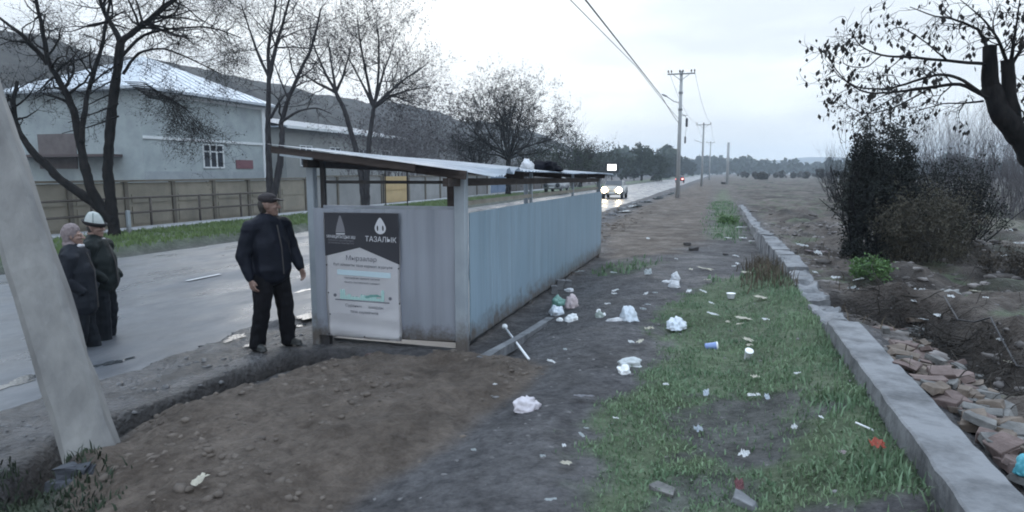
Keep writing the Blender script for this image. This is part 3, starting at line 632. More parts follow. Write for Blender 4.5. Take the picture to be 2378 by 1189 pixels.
# ------------------------------------------------------------------ waste shelter
z0 = .0
grey = mat('pale_painted_steel', (.33, .37, .41), .45, (.27, .31, .35), 3, .08, 6, spec=.5)
blue = mat('blue_grey_sheet', (.29, .39, .475), .36, (.255, .355, .44), 1.3, .03, 3, metal=.15, spec=.6, stretch=(1, 1, .25))
galv = mat('galvanised_sheet', (.34, .365, .42), .28, (.29, .32, .38), 1.2, .04, 1.2, metal=.35, stretch=(1, 1, .15), r2=.36)
def grime(m, col_, top):
    t = m.node_tree; N = t.nodes; L = t.links; b = N['Principled BSDF']; src = b.inputs['Base Color'].links[0].from_socket
    g = N.new('ShaderNodeTexCoord'); sp = N.new('ShaderNodeSeparateXYZ'); L.new(g.outputs['Object'], sp.inputs[0])
    n = N.new('ShaderNodeTexNoise'); n.inputs['Scale'].default_value = 7; n.inputs['Detail'].default_value = 8; n.inputs['Roughness'].default_value = .75; L.new(g.outputs['Object'], n.inputs['Vector'])
    mr = N.new('ShaderNodeMapRange'); mr.inputs[1].default_value = .12; mr.inputs[2].default_value = top; mr.inputs[3].default_value = .42; mr.inputs[4].default_value = -.12; L.new(sp.outputs['Z'], mr.inputs[0])
    ad = N.new('ShaderNodeMath'); ad.operation = 'ADD'; L.new(n.outputs['Fac'], ad.inputs[0]); L.new(mr.outputs[0], ad.inputs[1])
    r = N.new('ShaderNodeValToRGB'); r.color_ramp.elements[0].position = .58; r.color_ramp.elements[1].position = .92; L.new(ad.outputs[0], r.inputs[0])
    mp_ = N.new('ShaderNodeMapping'); mp_.inputs['Scale'].default_value = (9, 9, .5); L.new(g.outputs['Object'], mp_.inputs[0])
    n2 = N.new('ShaderNodeTexNoise'); n2.inputs['Scale'].default_value = 1; n2.inputs['Detail'].default_value = 5; L.new(mp_.outputs[0], n2.inputs['Vector'])
    r2 = N.new('ShaderNodeValToRGB'); r2.color_ramp.elements[0].position = .35; r2.color_ramp.elements[0].color = (.86, .86, .86, 1); r2.color_ramp.elements[1].position = .7; r2.color_ramp.elements[1].color = (1.04, 1.04, 1.04, 1); L.new(n2.outputs['Fac'], r2.inputs[0])
    mu = N.new('ShaderNodeMix'); mu.data_type = 'RGBA'; mu.blend_type = 'MULTIPLY'; mu.inputs[0].default_value = 1; L.new(src, mu.inputs[6]); L.new(r2.outputs[0], mu.inputs[7])
    mx_ = N.new('ShaderNodeMix'); mx_.data_type = 'RGBA'; L.new(r.outputs[0], mx_.inputs[0]); L.new(mu.outputs[2], mx_.inputs[6]); mx_.inputs[7].default_value = (*col_, 1); L.new(mx_.outputs[2], b.inputs['Base Color'])
grime(blue, (.12, .105, .095), .55); grime(galv, (.13, .115, .105), .45); grime(grey, (.12, .105, .095), .6)
dark = mat('dark_brown_timber', (.030, .022, .020), .8, (.06, .045, .04), 6, .3, stretch=(1, 1, 4))
rust = mat('dark_steel_bar', (.03, .03, .034), .6, (.05, .045, .045), 10)
shed = thing('waste_shelter', 'blue-grey sheet metal waste container shelter with a lean-to roof beside the road', 'shelter', (-3.4, 10.7, 0))
O = Vector((-3.4, 10.7, 0))
XL, XRr, YF, YB = -4.36, -2.58, 6.38, 15.0
def shp(name, bm, m, smooth=False, parent=None):
    for v in bm.verts: v.co -= O
    return bmesh_obj(name, bm, m, parent or shed, smooth)
# corrugated/wavy front sheets
def sheet(x0, y0, x1, y1, z0_, z1_, th, m, name, amp=.004, period=.2, nz_=3):
    bm = bmesh.new(); L = math.hypot(x1-x0, y1-y0); n = max(8, int(L/.04)); nx_, ny_ = (y1-y0)/L, -(x1-x0)/L
    fr = []; bk_ = []
    for i in range(n+1):
        u = i/n; w = amp*(1 if (u*L/period) % 1 < .12 else 0)+.006*math.sin(u*L*1.7+1)
        x = x0+(x1-x0)*u; y = y0+(y1-y0)*u
        fr.append([bm.verts.new((x+nx_*(w+.004*math.sin(k*2.1+u*9)), y+ny_*(w+.004*math.sin(k*2.1+u*9)), z0_+(z1_-z0_)*k/nz_)) for k in range(nz_+1)])
        bk_.append([bm.verts.new((x+nx_*(w-th), y+ny_*(w-th), z0_+(z1_-z0_)*k/nz_)) for k in range(nz_+1)])
    for i in range(n):
        for k in range(nz_):
            bm.faces.new((fr[i][k], fr[i+1][k], fr[i+1][k+1], fr[i][k+1])); bm.faces.new((bk_[i][k], bk_[i][k+1], bk_[i+1][k+1], bk_[i+1][k]))
        bm.faces.new((fr[i][0], bk_[i][0], bk_[i+1][0], fr[i+1][0])); bm.faces.new((fr[i][-1], fr[i+1][-1], bk_[i+1][-1], bk_[i][-1]))
    for e in (0, n):
        for k in range(nz_): bm.faces.new((fr[e][k], fr[e][k+1], bk_[e][k+1], bk_[e][k]))
    return shp(name, bm, m)
sheet(XL, 6.30, -2.70, 6.50, .13, 1.60, .012, galv, 'front_panel', .008, .28)['label'] = 'shiny galvanised front sheet'
sheet(XRr, 6.56, XRr, YB, .13, 1.56, .012, blue, 'side_panel', .005, .25)
def post(x, y, w, d, z1, m=grey, name='post', zb=-.1):
    bm = bmesh.new(); box(bm, x-w/2, x+w/2, y-d/2, y+d/2, zb, z1); bevel(bm, .008); return shp(name, bm, m)
rooz = lambda x, y=6.3: 2.02+(-2.45-x)*(.118-.0062*(y-6))-.0072*(y-6)       # roof rises towards the road and falls towards the far end
post(-2.645, 6.50, .13, .10, rooz(-2.645)-.02)
post(-4.40, 6.34, .09, .09, rooz(-4.4)-.02)
post(-2.645, YB-.05, .09, .09, rooz(-2.6, 15)-.03); post(-4.40, YB-.05, .09, .09, rooz(-4.4, 15)-.03)
for y in (9.3, 12.2): post(-2.66, y, .045, .045, rooz(-2.66, y)-.03)
post(-4.31, 6.43, .06, .05, rooz(-4.31)-.03, rust, 'inner_post'); post(-2.80, 6.62, .10, .06, rooz(-2.8)-.03, dark, 'inner_post', 1.0)
bm = bmesh.new(); box(bm, -4.34, -4.24, 6.335, 6.40, -.1, .16); shp('footing', bm, rust)
# rails
bm = bmesh.new(); bar(bm, (-4.28, 6.44, 1.89), (-2.75, 6.60, 1.89), .03, .035); bar(bm, (-2.70, 6.62, 1.89), (-2.70, 8.9, 1.89), .03, .03); shp('rail', bm, rust)
bm = bmesh.new(); bar(bm, (-4.28, 6.38, 1.615), (-2.70, 6.565, 1.615), .03, .03); shp('rail', bm, galv)
bm = bmesh.new(); bar(bm, (-2.66, 6.6, 1.66), (-2.66, YB, 1.64), .035, .05); shp('rail', bm, mat('pale_timber', (.22, .20, .17), .8, (.30, .28, .24), 5))
for x in (-3.55, -3.28): 
    bm = bmesh.new(); bar(bm, (x, 6.49, 1.62), (x+.012, 6.47, 2.1), .012, .012); shp('rod', bm, rust)
# floor slab and back wall along the road side
bm = bmesh.new(); box(bm, -4.3, -2.7, 6.52, YB-.1, -.05, .045); shp('floor_slab', bm, mat('wet_concrete', (.05, .052, .055), .4, (.10, .102, .105), 3, .2))
bm = bmesh.new(); bar(bm, (-4.40, 6.4, .13), (-4.40, YB, .13), .04, .04); bar(bm, (-2.66, 6.6, .12), (-2.66, YB, .12), .05, .05); bar(bm, (-4.3, 6.45, .12), (-2.7, 6.58, .12), .04, .04); shp('sill_beam', bm, rust)
# roof: timbers + wavy sheet, bent at the near right corner
for y in (6.28, 8.4, 10.6, 12.8, 14.9):
    bm = bmesh.new(); bar(bm, (-4.66, y, rooz(-4.66, y)-.055), (-2.5, y, rooz(-2.5, y)-.055), .05, .09); shp('rafter', bm, dark)
bm = bmesh.new(); bar(bm, (-4.38, 6.2, rooz(-4.38)-.145), (-4.38, 15.2, rooz(-4.38, 15.2)-.145), .06, .085); bar(bm, (-2.66, 6.12, rooz(-2.66)-.145), (-2.66, 15.2, rooz(-2.66, 15.2)-.145), .06, .085); shp('roof_beam', bm, dark)
bm = bmesh.new(); bar(bm, (-4.68, 6.03, rooz(-4.68)-.03), (-2.95, 6.03, rooz(-2.95)-.03), .025, .075); shp('fascia', bm, dark)
bm = bmesh.new(); nxr, nyr = 34, 330; g_ = []
ysr = np.linspace(5.98, 15.25, nyr)
for j in range(nyr):
    row = []
    for i in range(nxr+1):
        u = i/nxr; y = ysr[j]; xe = -2.36+.03*math.sin(y*3.1)-(.22 if y < 6.5 else .0)*ss(6.6, 6.2, y)
        x = -4.72+(xe+4.72)*u; z = rooz(x, y)+.012*math.sin(2*math.pi*y/.125)*(1 if y > 6.9 else ss(6.5, 6.9, y))
        z += .008*math.sin(y*1.3+u*3)
        if y < 8.4: z += float(-.055*ss(.70, 1, u)*np.exp(-((y-6.75)/.45)**2)+.05*ss(.8, 1, u)*np.exp(-((y-7.35)/.10)**2)-.035*ss(.8, 1, u)*np.exp(-((y-7.15)/.09)**2)+.04*ss(.8, 1, u)*np.exp(-((y-7.75)/.09)**2)-.03*ss(.8, 1, u)*np.exp(-((y-7.58)/.07)**2))
        row.append(bm.verts.new((x, y, z+.012)))
    g_.append(row)
for j in range(nyr-1):
    for i in range(nxr): bm.faces.new((g_[j][i], g_[j][i+1], g_[j+1][i+1], g_[j+1][i]))
ret = bmesh.ops.solidify(bm, geom=bm.faces[:], thickness=.006)
shp('roof_sheet', bm, mat('wet_roof_sheet', (.55, .60, .66), .30, (.42, .46, .52), 2.2, .05, metal=.25, r2=.5))
bm = bmesh.new(); bar(bm, (-4.55, 6.005, rooz(-4.55)-.075), (-4.15, 6.005, rooz(-4.15)-.075), .03, .02); shp('lath', bm, grey)
# black bag and white sack lying on the roof
def lumpy(name, label, cat, loc, sx, sy, sz, m, seed, amp=.25, group=None, sub=4, rz=0., fr=2.2, flat=True):
    bm = bmesh.new(); bmesh.ops.create_icosphere(bm, subdivisions=sub, radius=1)
    p = np.array([v.co[:] for v in bm.verts]); n = p.copy()
    k = vn3(p*fr+seed*3.1, 1)*amp-np.abs(vn3(p*fr*1.7+seed, 2))*amp*1.0-np.abs(vn3(p*fr*3.6+seed, 3))*amp*.6+amp*.55
    k = k+np.maximum(0, vn3(p*fr*1.3+seed*1.7, 4)-.25)*amp*2.2
    p = n*(1+k)[:, None]*[sx, sy, sz]
    if flat: p[:, 2] = np.where(p[:, 2] < 0, p[:, 2]*.25, p[:, 2]); p[:, 2] += sz*.12
    for v, q in zip(bm.verts, p): v.co = q
    o = bmesh_obj(name, bm, m, None, True); o.location = tuple(map(float, loc)); o.rotation_euler = (0, 0, rz); return tag(o, label, cat, group)
blk = mat('black_plastic', (.006, .007, .011), .9, (.010, .011, .016), 5, spec=.03)
wht = mat('white_plastic_bag', (.48, .49, .52), .45, (.60, .61, .64), 6, .6, 26)
lumpy('rubbish_bag', 'black rubbish bag lying on the shed roof', 'bag', (-2.62, 9.9, rooz(-2.62, 9.9)+.01), .22, .62, .15, blk, 3)
lumpy('plastic_sack', 'white sack tucked beside the black bag on the shed roof', 'sack', (-2.66, 9.1, rooz(-2.66, 9.1)+.01), .10, .12, .13, wht, 5, .3)

# banner on the front sheet
def to_mesh_text(s, size, ext=.0006, align='CENTER', sx=1.):
    cu = bpy.data.curves.new('t', 'FONT'); cu.body = s; cu.size = size; cu.align_x = align; cu.extrude = ext; cu.resolution_u = 2
    ob = bpy.data.objects.new('t', cu); col.objects.link(ob); dg = bpy.context.evaluated_depsgraph_get(); dg.update()
    me = bpy.data.meshes.new_from_object(ob.evaluated_get(dg)); bpy.data.objects.remove(ob); bpy.data.curves.remove(cu)
    for v in me.vertices: v.co.x *= sx
    return me
bann = thing('banner', 'white and black printed banner with a drop emblem fixed to the front of the shed', 'banner', (-3.785, 6.345, .84))
bx0, bx1, bz0, bz1 = -.435, .455, -.715, .715     # banner-local frame: x along the sheet, z up
ang = math.atan2(.20, 1.66); bann.rotation_euler = (0, 0, ang)
def bsurf(x, z): return -.022-.008*math.sin(x*6+1)*ss(.2, -.7, z)-.010*ss(-.35, -.7, z)*math.sin(z*26+x*3)-.004*math.sin(z*9+x*4)
bm = bmesh.new(); gx, gz = 24, 44; g_ = [[None]*(gz+1) for _ in range(gx+1)]
for i in range(gx+1):
    for k in range(gz+1):
        x = bx0+(bx1-bx0)*i/gx; z = bz0+(bz1-bz0)*k/gz; x2 = x+.012*math.sin(z*8)*(1 if i in (0, gx) else 0)*.4
        g_[i][k] = bm.verts.new((x2, bsurf(x, z), z+(-.02*x if k == 0 else 0)))
for i in range(gx):
    for k in range(gz): bm.faces.new((g_[i][k], g_[i+1][k], g_[i+1][k+1], g_[i][k+1]))
bmesh.ops.solidify(bm, geom=bm.faces[:], thickness=.002)
bmesh_obj('sheet', bm, mat('banner_white', (.84, .83, .85), .5, (.78, .77, .80), 3), bann, True)
def onbanner(name, me_or_bm, m, x, z, off=.0025, rot=0.):
    if isinstance(me_or_bm, bmesh.types.BMesh): me = bpy.data.meshes.new(name); me_or_bm.to_mesh(me); me_or_bm.free()
    else: me = me_or_bm
    c, s_ = math.cos(rot), math.sin(rot)
    for v in me.vertices:
        a, b_, t_ = v.co.x*c-v.co.y*s_+x, v.co.x*s_+v.co.y*c+z, v.co.z
        v.co = (a, bsurf(a, b_)-off-t_, b_)
    return link(name, me, m, bann)
def flat(poly, nsub=0):
    bm = bmesh.new(); bm.faces.new([bm.verts.new((x, y, 0)) for x, y in poly])
    return bm
ink = mat('banner_dark_ink', (.022, .023, .032), .45); wink = mat('banner_white_ink', (.58, .59, .63), .5); gink = mat('banner_grey_ink', (.17, .17, .19), .5); tink = mat('banner_text_ink', (.13, .13, .16), .5)
bink = mat('banner_blue_band', (.46, .58, .64), .5); grink = mat('banner_green_ink', (.34, .52, .50), .5); grink2 = mat('banner_teal_ink', (.13, .28, .26), .5)
# dark header with the peaked lower edge (fine grid so that it follows the cloth)
bm = bmesh.new(); n = 40; top = .712
low = lambda x: (.305-.045*0)-( .105*(-x-.015)/.42 if x < -.015 else .185*(x+.015)/.47)+.02
cols = []
for i in range(n+1):
    x = bx0+.004+(bx1-bx0-.008)*i/n; lo = low(x); cols.append([bm.verts.new((x, lo+(top-lo)*k/12, 0)) for k in range(13)])
for a, b in zip(cols, cols[1:]):
    for k in range(12): bm.faces.new((a[k], b[k], b[k+1], a[k+1]))
onbanner('header_field', bm, ink, 0, 0, .002)
# drop emblem
def drop(s=1.):
    pts = []
    for k in range(40):
        t_ = 2*math.pi*k/40; r_ = .066
        x = r_*math.sin(t_); y = -r_*math.cos(t_)
        if y > .02: x *= max(.0, 1-(y-.02)/.075)**.6*1.0; y = .02+(y-.02)*2.1
        pts.append((x*s, y*s))
    return pts
onbanner('emblem', flat(drop()), wink, .235, .545, .0045)
for sx_ in (-1, 1): onbanner('emblem_detail', flat([(sx_*.032+.010*math.cos(k*.5236), .032*math.sin(k*.5236)) for k in range(12)]), ink, .235, .545, .0065)
onbanner('lettering', to_mesh_text('ТАЗАЛЫК', .082, sx=.92), wink, .235, .392, .0045, -.03)
onbanner('emblem', flat([(-.062, -.075), (.052, -.075), (.046, -.03), (.036, .01), (.018, .07), (0, .115), (-.012, .115), (-.03, .06), (-.048, .0)]), gink, -.235, .565, .0045)
onbanner('emblem_detail', flat([(-.055, -.006), (.05, -.006), (.05, .006), (-.055, .006)]), wink, -.235, .475, .0065)
onbanner('lettering', to_mesh_text('МУНИЦИПАЛДЫК ИШ', .046, sx=.68), wink, -.235, .425, .0045, -.03)
onbanner('lettering', to_mesh_text('БИШКЕК ШААРЫНЫН', .026, sx=1.1), gink, -.235, .392, .0045, -.03)
onbanner('lettering', to_mesh_text('МЭРИЯСЫ ЖЫЛЫТУУ', .026, sx=1.1), gink, -.235, .362, .0045, -.03)
onbanner('lettering', to_mesh_text('Мырзалар', .074), tink, .0, .175, .0035, -.04)
onbanner('lettering', to_mesh_text('бул аймакты таза кармап жүргүлө', .043, sx=.98), tink, .015, .105, .0035, -.04)
bm = bmesh.new(); n = 20; a = [[bm.verts.new((-.31+.64*i/n, y_, 0)) for y_ in (-.03, .03)] for i in range(n+1)]
for p, q in zip(a, a[1:]): bm.faces.new((p[0], q[0], q[1], p[1]))
onbanner('blue_band', bm, bink, .015, .03, .0025, -.04)
onbanner('lettering', to_mesh_text('таштандыны идишке салгыла', .030), tink, .0, -.035, .0035, -.03)
onbanner('lettering', to_mesh_text('көчөгө таштабагыла сураныч', .030), tink, .0, -.085, .0035, -.03)
def skyline():
    bm = bmesh.new(); rs = random.Random(4); x = -.27
    while x < .26:
        w = rs.uniform(.02, .05); h = rs.uniform(.03, .075)
        if -.27 <= x < -.22: h = .12
        if .20 < x: h = .14*(1 if x < .235 else .3)
        vs = [bm.verts.new((a_, b_, 0)) for a_, b_ in ((x, 0), (x+w, 0), (x+w, h*.8), (x+w*.5, h), (x, h*.8))]; bm.faces.new(vs); x += w+.002
    return bm
onbanner('skyline_picture', skyline(), grink, .0, -.275, .003, -.03)
onbanner('skyline_picture', flat([(0, 0), (.07, .02), (.19, .025), (.13, .05), (.05, .045), (-.03, .02)]), grink2, .05, -.25, .0045, -.02)
onbanner('rule', flat([(-.33, -.006), (.32, -.006), (.32, .006), (-.33, .006)]), tink, .0, -.285, .004, -.035)
for sx_ in (-1, 1): onbanner('rule', flat([(.02*math.cos(k*.785), .02*math.sin(k*.785)) for k in range(8)]), tink, sx_*.33, -.235-sx_*.01, .004)
onbanner('lettering', to_mesh_text('Сураныч', .046), tink, -.11, -.355, .0035, -.04)
onbanner('lettering', to_mesh_text('шаарды', .046), tink, .16, -.365, .0035, -.04)
onbanner('lettering', to_mesh_text('таза кармагыла', .044), tink, .02, -.425, .0035, -.04)
rv = mat('rivet', (.08, .08, .09), .4, metal=.6)
for x, z in [(-.42, .12), (-.41, -.2), (-.4, -.45), (-.425, -.68), (.44, -.68), (.44, .1), (.44, -.3), (.02, -.69)]:
    onbanner('rivet', flat([(.009*math.cos(k*.785), .009*math.sin(k*.785)) for k in range(8)]), rv, x, z, .006)

# kerb beside the shed and the white stick
def kerbseg(name, label, pts, w, h, m, cat='kerb', seed=0):
    a = np.array(pts); root = None; bm = bmesh.new()
    bar(bm, a[0], a[1], w, h); bmesh.ops.subdivide_edges(bm, edges=bm.edges[:], cuts=4, use_grid_fill=True); rough_up(bm, .012, 6, seed)
    o = bmesh_obj(name, bm, m); return tag(o, label, cat)
conc = mat('weathered_concrete', (.06, .063, .07), .75, (.175, .182, .195), 3.2, .5, 25, detail=10, ramp=(.33, .56))
p = GT(1278, 738); q = GT(1118, 832); p[2] -= .045; q[2] -= .045
kerbseg('kerb_stone', 'long grey concrete kerb stone lying beside the blue shed wall', (p, q), .10, .10, conc)
st = thing('pipe_stick', 'thin white stick with a knob end lying on the dirt by the kerb stone', 'stick', GT(1198, 806))
p = GT(1172, 778)-np.array(st.location); q = GT(1228, 838)-np.array(st.location); p[2] += .10; q[2] += .015
bm = bmesh.new(); tube(bm, [p, q], .013, 10); bmesh_obj('rod', bm, mat('white_pvc', (.68, .70, .72), .4), st, True)
bm = bmesh.new(); lathe(bm, [(.02, -.03), (.034, -.02), (.036, .02), (.028, .035), (.016, .04)], 12); o = bmesh_obj('knob', bm, MATS['white_pvc'], st, True); o.location = tuple(p); o.rotation_euler = (.9, .5, 0)

# ------------------------------------------------------------------ low concrete wall
lw = thing('low_wall', 'low grey concrete wall running along the right of the grass strip, broken at its far end', 'wall', (1.16, 7, .3))
def wallpart(y0, y1, zt0, zt1, x0, x1, amp, seed, res, name):
    bm = bmesh.new(); n = int((y1-y0)/res)+1; k = 6; rows = []
    for i in range(n+1):
        y = y0+(y1-y0)*i/n; zt = zt0+(zt1-zt0)*i/n; zb = -.3
        prof = [(x0, zb)]+[(x0, zb+(zt-zb)*j/5) for j in range(1, 6)]+[(x0+.012, zt+.008)]+[(x0+.012+(x1-x0-.024)*j/k, zt+.010) for j in range(1, k+1)]+[(x1, zt-.008)]+[(x1, zb)]
        rows.append([bm.verts.new((a-1.16, y-7, b-.3)) for a, b in prof])
    for a, b in zip(rows, rows[1:]):
        for j in range(len(a)-1): bm.faces.new((a[j], b[j], b[j+1], a[j+1]))
    bm.faces.new(rows[0]); bm.faces.new(rows[-1][::-1])
    rough_up(bm, .004, 3, seed); rough_up(bm, amp, 9, seed+3)
    return bmesh_obj(name, bm, conc, lw, False)
wallpart(-1.5, 2.6, .655, .652, 1.0, 1.272, .006, 1, .08, 'wall_block')
wallpart(2.61, 6.42, .652, .645, 1.0, 1.272, .007, 2, .06, 'wall_block')
wallpart(6.50, 8.1, .56, .48, 1.02, 1.30, .05, 3, .10, 'broken_block')['label'] = 'broken crumbling far stretch'
wallpart(8.15, 10.2, .50, .56, 1.03, 1.29, .05, 4, .10, 'broken_block')
y = 10.3
for k in range(15):
    L = random.uniform(.42, .62); wallpart(y, y+L-.03, .62-.02*k*.5+random.uniform(-.02, .02), .62-.02*k*.5+random.uniform(-.03, .03), 1.02+random.uniform(-.02, .02), 1.30+random.uniform(-.02, .02), .02, 10+k, .12, 'wall_block'); y += L
wallpart(18.2, 36, .40, .28, 1.05, 1.28, .07, 41, .3, 'broken_block')

# ------------------------------------------------------------------ rubble slabs and bricks beside the wall
brk = [mat('pinkish_brick', (.085, .060, .055), .85, (.175, .130, .122), 6, .5, 30), mat('grey_slab', (.075, .075, .075), .85, (.175, .172, .168), 5, .5, 30), mat('tan_brick', (.085, .066, .054), .85, (.165, .132, .108), 6, .5, 30)]
def slab(px, py, sx, sy, sz, rz_, tilt, m, name, label, cat, group=None, dz=0.):
    p = GT(px, py); bm = bmesh.new(); box(bm, -sx/2, sx/2, -sy/2, sy/2, -sz/2, sz/2)
    for v in bm.verts: v.co.x *= random.uniform(.7, 1.1); v.co.y *= random.uniform(.7, 1.1)
    bevel(bm, .05*min(sx, sy, sz*1.5)); bmesh.ops.subdivide_edges(bm, edges=[e for e in bm.edges if e.calc_length() > .04], cuts=2, use_grid_fill=True)
    k_ = min(sx, sy, sz*2.5); rough_up(bm, .10*k_, 1.2/k_, px*.1); rough_up(bm, .22*k_, .5/k_, py*.1)
    o = bmesh_obj(name, bm, m); o.location = (p[0], p[1], p[2]+sz*.35+dz); o.rotation_euler = (tilt, tilt*.6, rz_); return tag(o, label, cat, group)
GB = 'broken bricks heaped beside the low concrete wall'
slab(2165, 845, .30, .16, .06, .3, .12, brk[1], 'concrete_slab', 'light grey oblong slab standing out at the top of the brick heap by the wall', 'slab', dz=.08)
slab(2200, 900, .28, .22, .06, .6, -.1, brk[0], 'concrete_slab', 'large pinkish slab in the middle of the brick heap beside the wall', 'slab', dz=.04)
slab(2255, 885, .34, .09, .03, -.25, .15, brk[1], 'plank_slab', 'long thin grey plank lying across the right side of the brick heap', 'plank', dz=.06)
slab(2305, 975, .36, .15, .06, .75, .05, brk[1], 'concrete_slab', 'grey brown slab at the near end of the brick heap', 'slab', dz=.02)
slab(2248, 945, .12, .11, .10, .3, .2, brk[2], 'stone', 'tan round-cornered stone at the near end of the brick heap', 'stone', dz=.02)
slab(2130, 795, .16, .14, .10, .5, .2, brk[2], 'brick', 'tan brick on top of the far end of the brick heap', 'brick', dz=.06)
HEAP = [(2015, 772), (2120, 770), (2175, 800), (2225, 860), (2290, 940), (2350, 1020), (2400, 1090), (2400, 1160), (2330, 1090), (2260, 1010), (2190, 950), (2120, 885), (2060, 825)]
k = 0
while k < 165:
    px = random.uniform(2010, 2400); py = random.uniform(770, 1160)
    if float(polysd(HEAP, np.array([px]), np.array([py]))[0]) < 0: continue
    slab(px, py, random.uniform(.07, .26), random.uniform(.06, .15), random.uniform(.025, .06), random.uniform(0, 3.14), random.uniform(-.35, .35), random.choice(brk), 'brick', 'broken brick or slab fragment in the heap beside the low concrete wall', 'brick', GB, random.uniform(0, .08)); k += 1
slab(1540, 1140, .15, .07, .03, -.4, .1, brk[1], 'flat_stone', 'flat grey stone in the bare patch at the bottom of the grass strip', 'stone')
slab(1728, 1172, .14, .08, .05, -.6, .1, conc, 'flat_stone', 'small blue-grey block at the bottom edge of the grass strip', 'stone')
slab(870, 828, .20, .07, .03, .1, .1, brk[0], 'flat_stone', 'pale flat stone on the dirt in front of the shed poster', 'stone')
for px, py, s_ in [(1300, 672, .14), (1285, 682, .12), (1320, 665, .10)]: slab(px, py, s_, s_*.7, s_*1.3, .4, .1, conc, 'footing_stone', 'pale stone propping the bottom edge of the blue shed wall', 'stone', 'stones under the blue shed wall')
for px, py, s_ in [(1610, 583, .25), (1680, 428, .9), (1595, 570, .2), (1685, 593, .12)]: slab(px, py, s_, s_*.6, s_*.4, .4, .1, mat('dark_stone', (.03, .028, .028), .8, (.06, .055, .055), 6), 'dark_stone', 'dark lump of earth and stone beside the dirt path beyond the shed', 'stone', 'dark lumps beside the path')
# ------------------------------------------------------------------ people
def caps(bm, p0, p1, r0, r1, sc0=(1, 1, 1), sc1=None):
    sc1 = sc1 or sc0; t = bmesh.new()
    for p, r, s_ in ((p0, r0, sc0), (p1, r1, sc1)):
        ret = bmesh.ops.create_icosphere(t, subdivisions=2, radius=1)
        for v in ret['verts']: v.co = Vector((v.co.x*r*s_[0]+p[0], v.co.y*r*s_[1]+p[1], v.co.z*r*s_[2]+p[2]))
    h = bmesh.ops.convex_hull(t, input=t.verts[:])
    bmesh.ops.delete(t, geom=[g for g in h['geom_interior'] if isinstance(g, bmesh.types.BMVert)], context='VERTS')
    me = bpy.data.meshes.new('t'); t.to_mesh(me); t.free(); bm.from_mesh(me); bpy.data.meshes.remove(me)
def chain(bm, pts, rs, sc_=(1, 1, 1)):
    for a, b, r, q in zip(pts, pts[1:], rs, rs[1:]): caps(bm, a, b, r, q, sc_)
def blend(bm, vox, smooth=4, fold=0., fs=9., seed=0):
    me = bpy.data.meshes.new('t'); bm.to_mesh(me); bm.free(); ob = bpy.data.objects.new('t', me); col.objects.link(ob)
    r = ob.modifiers.new('r', 'REMESH'); r.mode = 'VOXEL'; r.voxel_size = vox; r.use_smooth_shade = True
    s_ = ob.modifiers.new('s', 'SMOOTH'); s_.factor = .5; s_.iterations = smooth
    dg = bpy.context.evaluated_depsgraph_get(); dg.update(); m2 = bpy.data.meshes.new_from_object(ob.evaluated_get(dg))
    bpy.data.objects.remove(ob); bpy.data.meshes.remove(me)
    if fold:
        n = len(m2.vertices); P = np.empty(n*3, np.float32); m2.vertices.foreach_get('co', P); P = P.reshape(-1, 3).astype(float)
        N_ = np.empty(n*3, np.float32); m2.vertices.foreach_get('normal', N_); N_ = N_.reshape(-1, 3)
        q = P*[fs, fs, fs*1.8]; k = vn3(q+seed, 1)*.6+(1-np.abs(vn3(q*.8+seed+9, 2)))*.7-.5
        P = P+N_*(k*fold)[:, None]; m2.vertices.foreach_set('co', P.astype(np.float32).ravel()); m2.update()
    for p in m2.polygons: p.use_smooth = True
    return m2
def hand(bm, wrist, d, side, fwd, curl=.6, s=1.):
    """palm, four fingers of different lengths and a thumb; d points down the forearm, fwd to where the thumb lies"""
    w = Vector(wrist); d = Vector(d).normalized(); f = Vector(fwd); f = (f-d*f.dot(d)).normalized(); n = d.cross(f)*side
    caps(bm, w, w+d*.03*s, .024*s, .026*s); 
    for k in range(4):
        o = f*(.030-.020*k)*s; L = (.078, .086, .080, .064)[k]*s
        a = w+d*.035*s+o*.8; b = w+d*.088*s+o; caps(bm, a, b, .013*s, .0115*s)
        c = b+(d*math.cos(curl*.5)+n*math.sin(curl*.5))*L*.5; e = c+(d*math.cos(curl*1.3)+n*math.sin(curl*1.3))*L*.5
        caps(bm, b, c, .0105*s, .0095*s); caps(bm, c, e, .0095*s, .008*s)
    a = w+d*.03*s+f*.022*s; b = a+(d*.7+f*.6+n*.3).normalized()*.038*s; c = b+(d+f*.15+n*.4).normalized()*.03*s
    caps(bm, a, b, .013*s, .0115*s); caps(bm, b, c, .011*s, .009*s)
